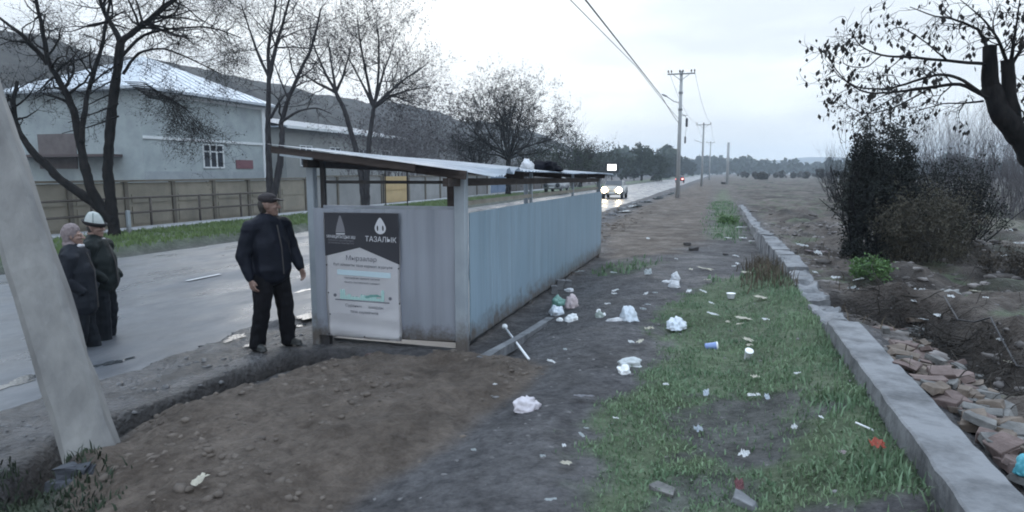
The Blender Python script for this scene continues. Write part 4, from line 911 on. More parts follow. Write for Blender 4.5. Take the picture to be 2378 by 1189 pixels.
def head_geo(bm, c, yw, pitch_=0., s=1.):
    """c = middle of the head; the face looks along +Y turned by yw"""
    ca, sa = math.cos(yw), math.sin(yw)
    def q(x, y, z): return (c[0]+(x*ca-y*sa)*s, c[1]+(x*sa+y*ca)*s, c[2]+z*s)
    caps(bm, q(0, -.015, .025), q(0, -.01, .02), .095*s, .093*s, (.86, .98, 1.05))
    caps(bm, q(0, .02, -.03), q(0, .045, -.085), .074*s, .042*s, (.9, .95, 1))
    caps(bm, q(0, .092, .012), q(0, .114, -.028), .011*s, .017*s)            # nose
    for sx_ in (-1, 1):
        caps(bm, q(sx_*.012, .098, -.03), q(sx_*.014, .1, -.03), .009*s, .008*s)
        caps(bm, q(sx_*.018, .083, .026), q(sx_*.046, .070, .026), .012*s, .011*s)   # brow
        caps(bm, q(sx_*.030, .072, -.022), q(sx_*.045, .058, -.025), .022*s, .02*s)  # cheek
        caps(bm, q(sx_*.083, -.012, .018), q(sx_*.083, -.004, -.026), .017*s, .011*s, (.5, 1, 1.1))   # ear
        caps(bm, q(sx_*.030, .079, .004), q(sx_*.031, .079, .004), .0125*s, .0125*s)   # eyelid
    caps(bm, q(-.018, .088, -.062), q(.018, .088, -.062), .0085*s, .0085*s); caps(bm, q(-.014, .086, -.074), q(.014, .086, -.074), .0085*s, .0085*s)
    caps(bm, q(0, .075, -.100), q(0, .078, -.100), .02*s, .018*s)
    return q
skin = mat('skin', (.27, .18, .15), .6, (.22, .14, .115), 20)
eyem = mat('eye_dark', (.02, .015, .012), .2); hairm = mat('dark_hair', (.02, .018, .016), .7, (.04, .036, .034), 40)
def person(loc, heading, H, label, jm, tm, shoe, arms, legs, head_yaw=0., belly=.0, hem=.80, headfn=None, bulk=1., lean=0., hands=(True, True), group=None, hood=True, jl=None):
    """local frame: +Y forward, +X the person's right-hand side is +X"""
    s = H/1.75; root = empty('person', loc, heading, label, 'person', group)
    hd = (0, .03+lean, 1.615); nk = (0, .0+lean*.8, 1.46)
    bm = bmesh.new()
    q = head_geo(bm, hd, head_yaw)
    caps(bm, (0, -.015+lean, 1.56), nk, .058, .066); caps(bm, nk, (0, -.01, 1.15), .085, .15, (1.3, .8, 1)); caps(bm, (0, -.01, 1.15), (0, 0, .95), .15, .145, (1.1, .85, 1))
    for sd in (0, 1):
        S, E_, Wr = arms[sd]; sg = (-1, 1)[sd]
        chain(bm, [(sg*.10, 0, 1.41), S, E_, Wr], [.07, .052, .04, .027])
        Hp, Kn, An, Toe = legs[sd]; chain(bm, [Hp, Kn, An], [.085, .055, .042]); caps(bm, An, (An[0]+(Toe[0]-An[0])*.5, An[1]+(Toe[1]-An[1])*.5, Toe[2]), .032, .022)
        if hands[sd]:
            d = Vector(Wr)-Vector(E_); hand(bm, Vector(Wr)+d.normalized()*.012, d+Vector((0, 0, -.05)), sg*-1, (0, 1, 0) , .7)
    bmesh_ = blend(bm, .0055, 2); o = link('body', bmesh_, skin, root)
    for sx_ in (-1, 1):
        bm = bmesh.new(); bmesh.ops.create_icosphere(bm, subdivisions=2, radius=.0105); e = bmesh_obj('eye', bm, eyem, root, True); e.location = q(sx_*.030, .0835, .002)
    # jacket
    bm = bmesh.new(); B = bulk; hm_ = jl or hem
    caps(bm, (0, -.01+lean*.6, 1.38), (0, .0+belly*.5, 1.16), .145*B, .165*B, (1.32, .86, 1)); caps(bm, (0, belly*.5, 1.16), (0, belly*.6, hm_+.10), .165*B, .170*B, (1.22, .92, 1))
    caps(bm, (0, belly*.6, hm_+.10), (0, belly*.4, hm_+.03), .170*B, .162*B, (1.18, .92, .5))
    caps(bm, (0, -.005+lean*.8, 1.41), (0, lean*.8, 1.475), .105, .080, (1.15, 1, .7))       # collar
    if hood: caps(bm, (-.06, -.085+lean*.7, 1.43), (.06, -.085+lean*.7, 1.43), .060, .060, (1, .9, 1)); caps(bm, (-.05, -.10, 1.36), (.05, -.10, 1.36), .055, .055)
    for sd in (0, 1):
        S, E_, Wr = arms[sd]; sg = (-1, 1)[sd]
        chain(bm, [(sg*.10, 0, 1.40), S, E_, Wr], [.10, .086*B, .070*B, .052])
        d = (Vector(Wr)-Vector(E_)).normalized(); caps(bm, Vector(Wr)-d*.03, Vector(Wr)+d*.005, .054, .050)
    j = link('jacket', blend(bm, .011, 3, .016, 8., seed=loc[0]*3), jm, root)
    bm = bmesh.new(); fr = belly*.55+.17*B*.95
    tube(bm, [(.0, .155*B*.86+lean*.6, 1.40), (.0, .165*B*.93+belly*.5, 1.16), (.0, .17*B*.96+belly*.6, hm_+.06)], .008, 6); bmesh_obj('zip', bm, rust, j)
    # trousers
    bm = bmesh.new()
    caps(bm, (0, 0, 1.0), (0, 0, .90), .135*B, .145*B, (1.15, .9, 1))
    for sd in (0, 1):
        Hp, Kn, An, Toe = legs[sd]; chain(bm, [Hp, Kn, (An[0], An[1]-.005, An[2]-.035)], [.112*B, .088*B, .078*B])
    link('trousers', blend(bm, .010, 3, .014, 9., seed=loc[1]*2), tm, root)
    for sd in (0, 1):
        Hp, Kn, An, Toe = legs[sd]; bm = bmesh.new(); a = Vector(An); t_ = Vector(Toe); d = (t_-a); d.z = 0; d.normalize()
        caps(bm, a-d*.035+Vector((0, 0, -.035)), t_, .048, .038, (1, 1, .9)); caps(bm, a+Vector((0, 0, .05)), a-d*.02, .052, .05); caps(bm, t_-d*.03, t_+d*.02, .042, .034, (1.05, 1.05, .85))
        caps(bm, (a.x-d.x*.05, a.y-d.y*.05, .018), (t_.x+d.x*.025, t_.y+d.y*.025, .018), .05, .045, (1, 1, .38))
        link('shoe', blend(bm, .008, 2), shoe, root)
    if headfn: headfn(root, hd, head_yaw)
    root.scale = (s, s, s)
    return root
def rotq(c, yw):
    ca, sa = math.cos(yw), math.sin(yw)
    return lambda x, y, z: (c[0]+x*ca-y*sa, c[1]+x*sa+y*ca, c[2]+z)
def flat_cap(m):
    def f(root, c, yw):
        q = rotq(c, yw); bm = bmesh.new()
        caps(bm, q(0, -.015, .075), q(0, -.01, .06), .103, .104, (.93, 1.08, .62)); caps(bm, q(-.05, .075, .062), q(.05, .075, .062), .05, .05, (1, .9, .22)); caps(bm, q(-.035, .13, .052), q(.035, .13, .052), .035, .035, (1, 1, .2))
        link('cap', blend(bm, .006, 2), m, root)
        bm = bmesh.new(); caps(bm, q(0, -.045, .005), q(0, -.05, -.04), .083, .066, (.98, .75, 1)); link('hair', blend(bm, .006, 2, .004, 30), hairm, root)
    return f
navy = mat('dark_navy_jacket', (.007, .009, .015), .6, (.012, .014, .023), 6, .2, 30, spec=.12)
blackt = mat('black_trousers', (.006, .006, .008), .85, (.010, .010, .013), 8, .2, 30, spec=.12)
shoem = mat('dark_shoes', (.016, .018, .018), .5, (.03, .032, .032), 10)
hq = RT*.86-FH*.50; head3 = math.atan2(hq[1], hq[0])-math.pi/2
p1 = GT(636, 806)
std = lambda dx, fy: None
person(p1, head3, 1.74, 'person in dark navy padded jacket and dark cap standing alone beside the shed, looking right', navy, blackt, shoem,
       arms=[((-.215, 0, 1.37), (-.30, .02, 1.10), (-.28, .17, .90)), ((.215, -.02, 1.37), (.30, -.06, 1.09), (.285, .02, .84))],
       legs=[((-.10, 0, .90), (-.14, .05, .50), (-.17, .05, .10), (-.19, .17, .045)), ((.10, 0, .90), (.14, .02, .50), (.17, -.06, .10), (.20, .06, .045))],
       head_yaw=.75, belly=.07, hem=.80, headfn=flat_cap(mat('dark_cap', (.014, .010, .013), .8, (.022, .017, .02), 20)), bulk=1.12)
felt = mat('white_felt', (.43, .46, .455), .9, (.33, .365, .36), 6)
def kalpak(root, c, yw):
    q = rotq(c, yw); hat = bmesh.new()
    lathe(hat, [(.112, .02), (.110, .06), (.098, .11), (.076, .165), (.052, .20), (.014, .215)], 24)
    for v in hat.verts: 
        x, y, z = v.co; v.co = q(x*.90, y*1.05-.012, z*.86+.028+y*-.16)
    h = bmesh_obj('hat', hat, felt, root, True)
    b = bmesh.new(); lathe(b, [(.110, .005), (.130, .03), (.146, .070), (.140, .078), (.120, .055), (.104, .015)], 24)
    for v in b.verts:
        x, y, z = v.co; v.co = q(x*.90, y*1.08-.010, (z-.03)*.75+.048+y*-.22)
    bmesh_obj('brim', b, mat('black_felt', (.015, .014, .016), .9), h, True)
    t_ = bmesh.new()
    for a in range(4):
        u = a*math.pi/2+.4; tube(t_, [q(math.cos(u)*r_*.90, math.sin(u)*r_*1.05-.012, z*.86+.030-math.sin(u)*r_*1.05*.16) for r_, z in [(.110, .06), (.098, .11), (.076, .165), (.052, .20)]], .004, 5)
    bmesh_obj('piping', t_, mat('dark_green_piping', (.05, .10, .09), .8), h)
    bm = bmesh.new(); caps(bm, q(0, -.045, .0), q(0, -.05, -.03), .083, .07, (.98, .75, 1)); link('hair', blend(bm, .006, 2, .004, 30), hairm, root)
    bm = bmesh.new(); caps(bm, q(-.04, .07, -.15), q(.04, .07, -.15), .022, .022, (1, 1, .8)); link('collar', blend(bm, .006, 2), mat('pale_scarf', (.38, .37, .38), .8, (.28, .27, .28), 15), root)
hk = RT*.99+FH*.10; p2 = GT(247, 806)
dkj = mat('black_green_jacket', (.010, .014, .014), .6, (.016, .021, .022), 6, .2, 30, spec=.12); dkt = mat('charcoal_trousers', (.010, .012, .016), .85, (.015, .018, .023), 8, .2, 30, spec=.12)
person(p2, math.atan2(hk[1], hk[0])-math.pi/2, 1.66, 'person in white felt hat with dark upturned brim, hands in pockets of black jacket', dkj, dkt, shoem,
       arms=[((-.20, 0, 1.37), (-.27, -.06, 1.10), (-.20, .14, .97)), ((.20, 0, 1.37), (.27, -.05, 1.10), (.20, .15, .96))],
       legs=[((-.10, 0, .90), (-.11, .03, .50), (-.11, -.02, .10), (-.12, .11, .045)), ((.10, 0, .90), (.10, .04, .50), (.10, .04, .10), (.11, .17, .045))],
       head_yaw=-.12, belly=.05, headfn=kalpak, bulk=1.15, hood=False, hands=(False, False), lean=-.04)
knit = mat('mauve_grey_knit', (.16, .13, .135), .95, (.24, .20, .205), 30, .6, 60)
def knithat(root, c, yw):
    q = rotq(c, yw); bm = bmesh.new(); caps(bm, q(0, -.03, .08), q(0, -.045, .03), .100, .108, (.95, 1.05, .9)); caps(bm, q(0, -.06, .0), q(0, -.06, -.06), .098, .092, (1, .75, 1)); caps(bm, q(0, -.06, -.10), q(0, -.03, -.14), .10, .11, (1, .85, .7))
    link('knit_hood', blend(bm, .007, 3, .006, 22), knit, root)
    bm = bmesh.new(); caps(bm, q(-.045, .065, -.13), q(.045, .07, -.125), .034, .034, (1, .9, .8)); link('scarf', blend(bm, .006, 2, .004, 20), mat('white_scarf', (.55, .55, .58), .8, (.45, .45, .48), 12), root)
h3 = RT*.97+FH*.22; p3 = GT(197, 832)
person(p3, math.atan2(h3[1], h3[0])-math.pi/2, 1.60, 'person in mauve-grey knitted hood and long dark coat, half hidden by the leaning strut', mat('dark_blue_coat', (.012, .014, .020), .7, (.02, .023, .03), 6, .2, 30, spec=.12), dkt, shoem,
       arms=[((-.20, 0, 1.36), (-.27, -.06, 1.09), (-.20, .12, .94)), ((.20, 0, 1.36), (.28, -.06, 1.08), (.21, .12, .93))],
       legs=[((-.09, 0, .90), (-.10, .02, .50), (-.12, .10, .10), (-.13, .22, .045)), ((.09, 0, .90), (.09, .03, .50), (.09, -.06, .10), (.10, .06, .045))],
       head_yaw=.0, belly=.04, headfn=knithat, bulk=1.15, hood=False, jl=.62, hands=(False, False), lean=-.03)

# ------------------------------------------------------------------ leaning strut of the near utility pole
cstr = mat('strut_concrete', (.135, .135, .138), .9, (.27, .268, .262), 2.6, .8, 14, detail=10, stretch=(1, 1, .35), ramp=(.3, .68), spec=.2)
sp0 = GT(212, 1046); sp0 = np.array([sp0[0], sp0[1], sp0[2]]); dS = float((sp0-CAM)@FW)
tp = PD(-75, 130, dS+.15); axd = Vector(tuple(tp-sp0)).normalized(); Ls = 6.2
st = thing('concrete_strut', 'thick leaning pale concrete pole strut at the left edge, standing in the soil heap', 'pole', sp0)
bm = bmesh.new(); sx_ = Vector(tuple(RT)); sx_ = (sx_-axd*sx_.dot(axd)).normalized(); sy_ = axd.cross(sx_)
rot = Matrix.Rotation(R(24), 3, axd); sx_ = rot @ sx_; sy_ = rot @ sy_
rows = []
for i in range(41):
    u = i/40*(Ls+.5)-.5; w = .155-.008*u
    prof = [(-w, -w*.75), (-w*.75, -w), (w*.75, -w), (w, -w*.75), (w, w*.75), (w*.75, w), (-w*.75, w), (-w, w*.75)]
    rows.append([bm.verts.new(axd*u+sx_*a+sy_*b) for a, b in prof])
for a, b in zip(rows, rows[1:]):
    for k in range(8): bm.faces.new((a[k], a[(k+1) % 8], b[(k+1) % 8], b[k]))
bm.faces.new(rows[0][::-1]); bm.faces.new(rows[-1]); rough_up(bm, .010, 5, 3); rough_up(bm, .006, 17, 5); bmesh_obj('shaft', bm, cstr, st)
bm = bmesh.new(); box(bm, -.13, .13, -.10, .10, -.14, .05); bevel(bm, .05, 2); bmesh.ops.subdivide_edges(bm, edges=bm.edges[:], cuts=2, use_grid_fill=True); rough_up(bm, .05, 6, 2); rough_up(bm, .02, 19, 4)
q = GT(168, 1100); o = bmesh_obj('concrete_block', bm, mat('dark_wet_concrete', (.022, .026, .035), .7, (.05, .055, .07), 5, .5, 20)); o.location = tuple(q); o.rotation_euler = (.1, -.2, .5)
tag(o, 'dark blue-grey concrete lump in the weeds at the foot of the leaning strut', 'block')

# ------------------------------------------------------------------ utility poles, lamp, wires
pc = mat('pole_concrete', (.28, .29, .30), .8, (.38, .385, .39), 1.5, .2, 12, stretch=(1, 1, .3)); steel = mat('galvanised_bracket', (.16, .17, .18), .5, (.22, .23, .24), 5, metal=.4); ins = mat('insulator', (.10, .075, .06), .25)
def upole(px, py, top, label, arm=2.0, full=True, arm_ang=0., rr=(.17, .11)):
    b = GT(px, py); d = tree_depth(b); Ht = CAMZ+(HY-top)*d/F-b[2]
    root = thing('utility_pole', label, 'utility pole', b, 0, 'utility poles along the road')
    bm = bmesh.new(); tube(bm, [(0, 0, -.4), (0, 0, Ht*.5), (0, 0, Ht)], [rr[0], (rr[0]+rr[1])/2, rr[1]], 12); bmesh_obj('shaft', bm, pc, root, True)
    if arm:
        bm = bmesh.new(); bar(bm, (-arm/2, -.14, Ht-.25), (arm/2, -.14, Ht-.25), .09, .09); bar(bm, (-arm*.3, -.14, Ht-.28), (0, -.14, Ht-.75), .04, .04); bar(bm, (arm*.3, -.14, Ht-.28), (0, -.14, Ht-.75), .04, .04); ca_ = bmesh_obj('crossarm', bm, steel, root)
        for x in ([-.95, -.72, -.12, .12, .72, .95] if full else [-.9, 0, .9]):
            bm = bmesh.new(); lathe(bm, [(.015, 0), (.02, .08), (.055, .09), (.05, .13), (.065, .15), (.055, .2), (.045, .24), (.02, .26)], 10, Matrix.Translation((x*arm/2, -.14, Ht-.2))); bmesh_obj('insulator', bm, ins, ca_, True)
    return root, b, Ht, d
P1, b1, H1, d1 = upole(1573, 460, 172, 'nearest tall concrete utility pole with crossarm, road lamp and hanging box', 2.05)
zat = lambda py, d, b: CAMZ+(HY-py)*d/F-b[2]
lz = zat(243, d1, b1)
la = bmesh.new(); tube(la, [(-.1, 0, lz), (-.5, -.05, lz+.12), (-1.05, -.1, lz+.50)], .03, 8); ob = bmesh_obj('lamp_arm', la, steel, P1, True)
bm = bmesh.new(); bmesh.ops.create_icosphere(bm, subdivisions=2, radius=1); bmesh.ops.scale(bm, vec=(.26, .10, .07), verts=bm.verts[:]); bmesh.ops.rotate(bm, matrix=Matrix.Rotation(R(25), 3, 'Y'), verts=bm.verts[:]); bmesh.ops.translate(bm, vec=(-1.2, -.12, lz+.58), verts=bm.verts[:]); bmesh_obj('lamp_head', bm, steel, P1, True)
hzb = zat(275, d1, b1)
bm = bmesh.new(); tube(bm, [(.1, 0, hzb+.25), (.35, 0, hzb+.12), (.5, 0, hzb-.1)], .025, 6); bar(bm, (.1, 0, hzb+.1), (.55, 0, hzb+.12), .04, .04); bmesh_obj('bracket', bm, steel, P1)
bm = bmesh.new(); box(bm, .43, .60, -.1, .1, hzb-.75, hzb-.1); bevel(bm, .03); bmesh_obj('meter_box', bm, mat('dark_box', (.03, .035, .05), .5), P1)
bm = bmesh.new(); tube(bm, [(.5, 0, hzb-.7), (.46, 0, hzb-1.2), (.44, 0, hzb-1.5)], .012, 5); box(bm, .38, .50, -.06, .06, hzb-2.0, hzb-1.5); bmesh_obj('hanging_coil', bm, MATS['dark_box'], P1)
for zz in (.70, .83): 
    bm = bmesh.new(); tube(bm, [(0, 0, H1*zz-.08), (0, 0, H1*zz+.08)], .165, 10); bmesh_obj('clamp', bm, steel, P1)
P2, b2, H2, d2 = upole(1629, 432, 288, 'second concrete utility pole along the road with a crossarm', 2.0, False)
P3, b3, H3, d3 = upole(1647, 419, 330, 'third concrete utility pole with a crossarm, small in the haze', 2.0, False)
P4, b4, H4, d4 = upole(1688, 428, 332, 'plain dark pole without a crossarm standing right of the other utility poles', 0, rr=(.22, .20))
bm = bmesh.new(); tube(bm, [(-.02, -.05, H2*.68), (-.5, -.05, H2*.68+.2), (-1.2, -.1, H2*.68+.5)], .03, 6); bmesh_obj('lamp_arm', bm, steel, P2)
wirem = mat('cable_black', (.03, .03, .035), .6)
def wire(a, b, sag, label, name='overhead_cable', r=.014, n=40):
    a = np.array(a); b = np.array(b); bm = bmesh.new()
    tube(bm, [a+(b-a)*t-np.array([0, 0, 4*sag*t*(1-t)]) for t in np.linspace(0, 1, n)], r, 6); return tag(bmesh_obj(name, bm, wirem, None, True), label, 'cable')
e1 = b1+np.array([-.1, 0, zat(288, d1, b1)]); a1 = PX(1360, 0, -3.4); m1 = PX(1535, 222, -3.4)
dirw = m1-a1
wire(a1-dirw*.9, m1, .0, 'thicker overhead cable running from above the camera towards the nearest utility pole', r=.022)
wire(m1, e1, .05, 'end of the thicker overhead cable where it meets the nearest utility pole', r=.02)
a2 = PX(1325, 0, -3.9); m2 = PX(1478, 155, -3.75); wire(a2-(m2-a2)*.9, m2, 0, 'thinner left overhead cable running from above the camera', r=.012); wire(m2, e1+[0, 0, .3], .05, 'far end of the thinner left overhead cable at the nearest utility pole', r=.014)
for k, (bA, HA, bB, HB) in enumerate([(b1, H1, b2, H2), (b2, H2, b3, H3)]):
    for x in (-.95, .95):
        wire(bA+[x, -.14, HA+.03], bB+[x, -.14, HB+.03], .9, 'line wire strung between the crossarms of the %s utility poles' % ('nearest and second' if k == 0 else 'second and third'), 'line_wire', .012, 16)['group'] = 'line wires between %s poles' % ('near' if k == 0 else 'far')

# ------------------------------------------------------------------ pale house, long house
wallp = mat('pale_plaster', (.34, .385, .395), .9, (.25, .285, .30), .8, .2, 8, detail=8); wallside = mat('bluish_plaster', (.30, .32, .36), .9, (.25, .27, .31), .6, .2, 8, detail=8)
trimw = mat('white_trim', (.62, .65, .67), .6, (.56, .59, .61), 2); roofm = mat('pale_sheet_roof', (.48, .52, .57), .45, (.38, .42, .47), .6, .15, 3, metal=.2, stretch=(1, 4, 1)); glassm = mat('dark_glass', (.03, .035, .045), .08)
house = thing('pale_house', 'pale two-storey house with a shallow whitish hipped roof behind the big three-stemmed tree', 'house', (-37.2, 35.2, 0))
hx0, hx1, hy0, hy1, he = -42.4, -32.0, 29.8, 40.55, 7.0; HO = Vector((-37.2, 35.2, 0))
def hpt(name, bm, m, parent=None):
    if parent is None:
        for v in bm.verts: v.co -= HO
    else:
        for v in bm.verts: v.co -= HO
    return bmesh_obj(name, bm, m, parent or house)
bm = bmesh.new(); box(bm, hx0, hx1, hy0, hy1, -.3, he); hpt('wall', bm, wallp)
bm = bmesh.new(); o_ = .6; ap = (-37.2, 35.2, 9.75); c_ = [(hx0-o_, hy0-o_, he-.10), (hx1+o_, hy0-o_, he-.10), (hx1+o_, hy1+o_, he-.10), (hx0-o_, hy1+o_, he-.10)]
vs = [bm.verts.new(p) for p in c_]; va = bm.verts.new(ap); lo = [bm.verts.new((p[0], p[1], p[2]-.16)) for p in c_]
for k in range(4): bm.faces.new((vs[k], vs[(k+1) % 4], va)); bm.faces.new((lo[k], lo[(k+1) % 4], vs[(k+1) % 4], vs[k]))
bm.faces.new(lo[::-1]); roof = hpt('roof', bm, roofm)
bm = bmesh.new(); 
for y in np.arange(hy0+.4, hy1, .75): 
    t_ = min(y-hy0+o_, hy1+o_-y)/(hy1-hy0+2*o_)*2
    bar(bm, (hx1+o_, y, he-.08), (hx1+o_-(hx1+o_-ap[0])*t_, y, he-.08+(ap[2]-he+.1)*t_), .04, .04)
hpt('roof_seam', bm, roofm, roof)
bm = bmesh.new(); box(bm, hx1+.003, hx1+.07, hy0, hy1, 3.95, 4.12); box(bm, hx1+.003, hx1+.09, hy1-.35, hy1-.003, -.2, he-.27); box(bm, hx1+.003, hx1+.06, hy0, hy1, he-.5, he-.28); hpt('trim_band', bm, trimw)
bm = bmesh.new(); box(bm, hx1+.003, hx1+.05, hy0, hy1, -.2, 2.05); hpt('plinth', bm, mat('grey_plinth', (.24, .27, .29), .9, (.30, .33, .35), 1.5))
def window(parent, off, x, y0, y1, z0_, z1_, nx_=3, axis='x', arch=True):
    bm = bmesh.new(); w = .09
    def bb(a0, a1, c0, c1, d): 
        if axis == 'x': box(bm, x+.003, x+d, a0, a1, c0, c1)
        else: box(bm, a0, a1, x-d, x-.003, c0, c1)
    bb(y0-w, y0, z0_-w, z1_+w, .08); bb(y1, y1+w, z0_-w, z1_+w, .08); bb(y0, y1, z0_-w, z0_, .08); bb(y0, y1, z1_, z1_+w, .08)
    for k in range(1, nx_): a = y0+(y1-y0)*k/nx_; bb(a-.045, a+.045, z0_, z1_, .07)
    bb(y0, y1, z0_+(z1_-z0_)*.68, z0_+(z1_-z0_)*.68+.08, .065)
    for v in bm.verts: v.co -= off
    fr = bmesh_obj('window', bm, trimw, parent); bm = bmesh.new(); bb(y0, y1, z0_, z1_, .02)
    for v in bm.verts: v.co -= off
    bmesh_obj('pane', bm, glassm, fr); return fr
wy = float(PX(495, 365, -32)[1]); wd = .85
window(house, HO, hx1, wy-wd, wy+wd, 2.35, 3.75)
sy = float(PX(567, 378, -32)[1]); bm = bmesh.new(); box(bm, hx1+.003, hx1+.06, sy-.85, sy+.85, 2.25, 2.85); hpt('sign_plate', bm, mat('dull_red_plate', (.14, .06, .075), .6, (.18, .08, .09), 3))
bm = bmesh.new(); box(bm, hx0+1, hx1-1.6, hy0-1.2, hy0-.003, 2.9, 3.05); hpt('canopy', bm, mat('brown_canopy', (.08, .06, .06), .7)); 
dA_, dB_ = PY(88, 312, hy0), PY(182, 392, hy0)
bm = bmesh.new(); box(bm, float(dA_[0]), float(dB_[0]), hy0-.06, hy0-.003, float(dB_[2]), float(dA_[2])); hpt('shutter', bm, mat('brown_shutter', (.10, .085, .085), .8, (.14, .12, .12), 2))
LO = Vector((-40, 54, 0)); lng = thing('long_house', 'long low pale house with a white roof edge behind the twin-stem tree', 'house', LO)
def lp(name, bm, m, parent=None):
    for v in bm.verts: v.co -= LO
    return bmesh_obj(name, bm, m, parent or lng)
bm = bmesh.new(); box(bm, -46, -34, 45.6, 66, -.3, 5.7); lp('wall', bm, mat('beige_plaster', (.28, .29, .28), .9, (.22, .23, .23), .5, .2, 8, detail=8))
bm = bmesh.new(); vs = [bm.verts.new(p) for p in [(-33.4, 45, 5.75), (-33.4, 66.6, 5.75), (-40, 66.6, 7.0), (-40, 45, 7.0), (-46.6, 45, 5.75), (-46.6, 66.6, 5.75)]]; bm.faces.new((vs[0], vs[1], vs[2], vs[3])); bm.faces.new((vs[3], vs[2], vs[5], vs[4])); bm.faces.new((vs[0], vs[3], vs[4])); bm.faces.new((vs[1], vs[5], vs[2])); bmesh.ops.solidify(bm, geom=bm.faces[:], thickness=.14); lp('roof', bm, roofm)
bm = bmesh.new(); box(bm, -33.395, -33.3, 45, 66.6, 5.55, 5.78); lp('fascia', bm, trimw)
window(lng, LO, -34, 52.0, 53.6, 2.6, 4.2, 2)
for y in (47.5, 57, 61.5): window(lng, LO, -34, y, y+1.6, 2.6, 4.2, 2)
SO = Vector((-36, 140, 0)); sh_ = thing('flat_house', 'distant low house with a pale roof just above the lit sign', 'house', SO)
bm = bmesh.new(); box(bm, -5, 5, -7, 7, -.3, 5); bmesh_obj('wall', bm, MATS['beige_plaster'], sh_)
bm = bmesh.new(); bar(bm, (-2.8, -7.5, 6), (-2.8, 7.5, 6), 6.4, .2, up=(-.42, 0, .9)); bar(bm, (2.8, -7.5, 6), (2.8, 7.5, 6), 6.4, .2, up=(.42, 0, .9)); bmesh_obj('roof', bm, roofm, sh_)

# ------------------------------------------------------------------ panel fence, railing, gates
pan = mat('fence_concrete', (.19, .175, .145), .9, (.27, .245, .20), 1.1, .3, 10, detail=8); pan2 = mat('fence_grey_panel', (.21, .215, .22), .9, (.27, .275, .28), .8, .2, 8); posm = mat('fence_post_concrete', (.11, .10, .085), .9, (.15, .135, .11), 3)
def fence(y0, y1, name, label, m, step=2.05, zt=1.66, capm=None, inset=True):
    root = thing(name, label, 'fence', (-19.35, (y0+y1)/2, .05)); O_ = Vector((-19.35, (y0+y1)/2, .05)); n = max(1, round((y1-y0)/step)); st_ = (y1-y0)/n
    bm = bmesh.new()
    for k in range(n): 
        a, b = y0+k*st_+.07, y0+(k+1)*st_-.07; box(bm, -19.41, -19.33, a, b, -.05, zt-.02)
        if inset: box(bm, -19.328, -19.30, a+.16, b-.16, .95, zt-.42); box(bm, -19.328, -19.30, a+.16, b-.16, .22, .82)
    for v in bm.verts: v.co -= O_
    bmesh_obj('panel', bm, m, root)
    for k in range(n+1):
        bm = bmesh.new(); yy = y0+k*st_; box(bm, -.09, .09, yy-O_.y-.068, yy-O_.y+.068, -.2, zt+.02-.05); bmesh_obj('post', bm, posm, root)
    bm = bmesh.new(); box(bm, -.12, .12, y0-O_.y, y1-O_.y, zt-.045, zt+.03); bmesh_obj('coping', bm, capm or posm, root)
    return root
fence(9.0, 27.3, 'panel_fence', 'brownish concrete panel fence below the pale house on the far side of the road', pan)
fy = lambda px: float(PX(px, 440, -19.35)[1])
bm = bmesh.new(); box(bm, -.09, .09, -.09, .09, -.2, 1.72); bevel(bm, .01); o = bmesh_obj('gate_post', bm, rust); o.location = (-19.3, 27.5, .05); tag(o, 'dark gate post at the end of the brownish panel fence, just left of the shed', 'post')
fence(27.75, fy(885), 'panel_fence', 'plain grey panel fence seen through the left half of the shed opening', pan2, 2.4, 1.75, inset=False)
g0, g1 = fy(888), fy(945); gt = thing('yellow_gate', 'dull yellow metal gate seen through the shed opening', 'gate', (-19.3, (g0+g1)/2, .05))
bm = bmesh.new(); box(bm, -.03, .03, -(g1-g0)/2+.1, (g1-g0)/2-.1, .1, 1.7); bmesh_obj('leaf', bm, mat('yellow_gate_paint', (.42, .31, .16), .6, (.36, .27, .14), 2), gt)
for s_ in (-1, 1):
    bm = bmesh.new(); box(bm, -.07, .07, s_*(g1-g0)/2-.06, s_*(g1-g0)/2+.06, -.1, 1.85); bmesh_obj('post', bm, rust, gt)
bm = bmesh.new(); bar(bm, (.05, -(g1-g0)/2+.12, .9), (.05, (g1-g0)/2-.12, .9), .03, .06); bmesh_obj('crossbar', bm, MATS['yellow_gate_paint'], gt)
fence(g1+.2, fy(1130), 'panel_fence', 'grey panel fence right of the yellow gate, seen through the shed opening', pan2, 2.4, 1.7, inset=False)
q0, q1 = fy(1136), fy(1172); gt = thing('blue_gate', 'faded blue metal gate seen through the right opening of the shed', 'gate', (-19.3, (q0+q1)/2, .05))
for s_ in (-1, 1):
    bm = bmesh.new(); a_, b_ = sorted((s_*.04, s_*(q1-q0)/2-.0)); box(bm, -.03, .03, a_, b_, .1, 1.8); bmesh_obj('leaf', bm, mat('blue_gate_paint', (.13, .19, .30), .6, (.17, .24, .36), 2), gt)
    bm = bmesh.new(); box(bm, -.08, .08, s_*((q1-q0)/2+.09)-.08, s_*((q1-q0)/2+.09)+.08, -.1, 1.9); bmesh_obj('post', bm, trimw, gt)
fence(q1+.3, fy(1340), 'panel_fence', 'far dark panel fence with pale posts seen through the right opening of the shed', mat('dark_fence', (.07, .065, .065), .9, (.11, .10, .10), .6), 3.2, 1.8, inset=False)
ry0, ry1 = 11.0, 24.5; rl = thing('pipe_railing', 'low dark pipe railing in front of the brownish panel fence', 'railing', (-18.92, 17.5, .1))
for zz in (.52, 1.02):
    bm = bmesh.new(); tube(bm, [(0, ry0-17.5, zz), (0, 17.5-17.5, zz+.02), (0, ry1-17.5, zz)], .035, 8); bmesh_obj('rail', bm, mat('rusty_pipe', (.05, .042, .038), .7, (.08, .065, .055), 6), rl, True)
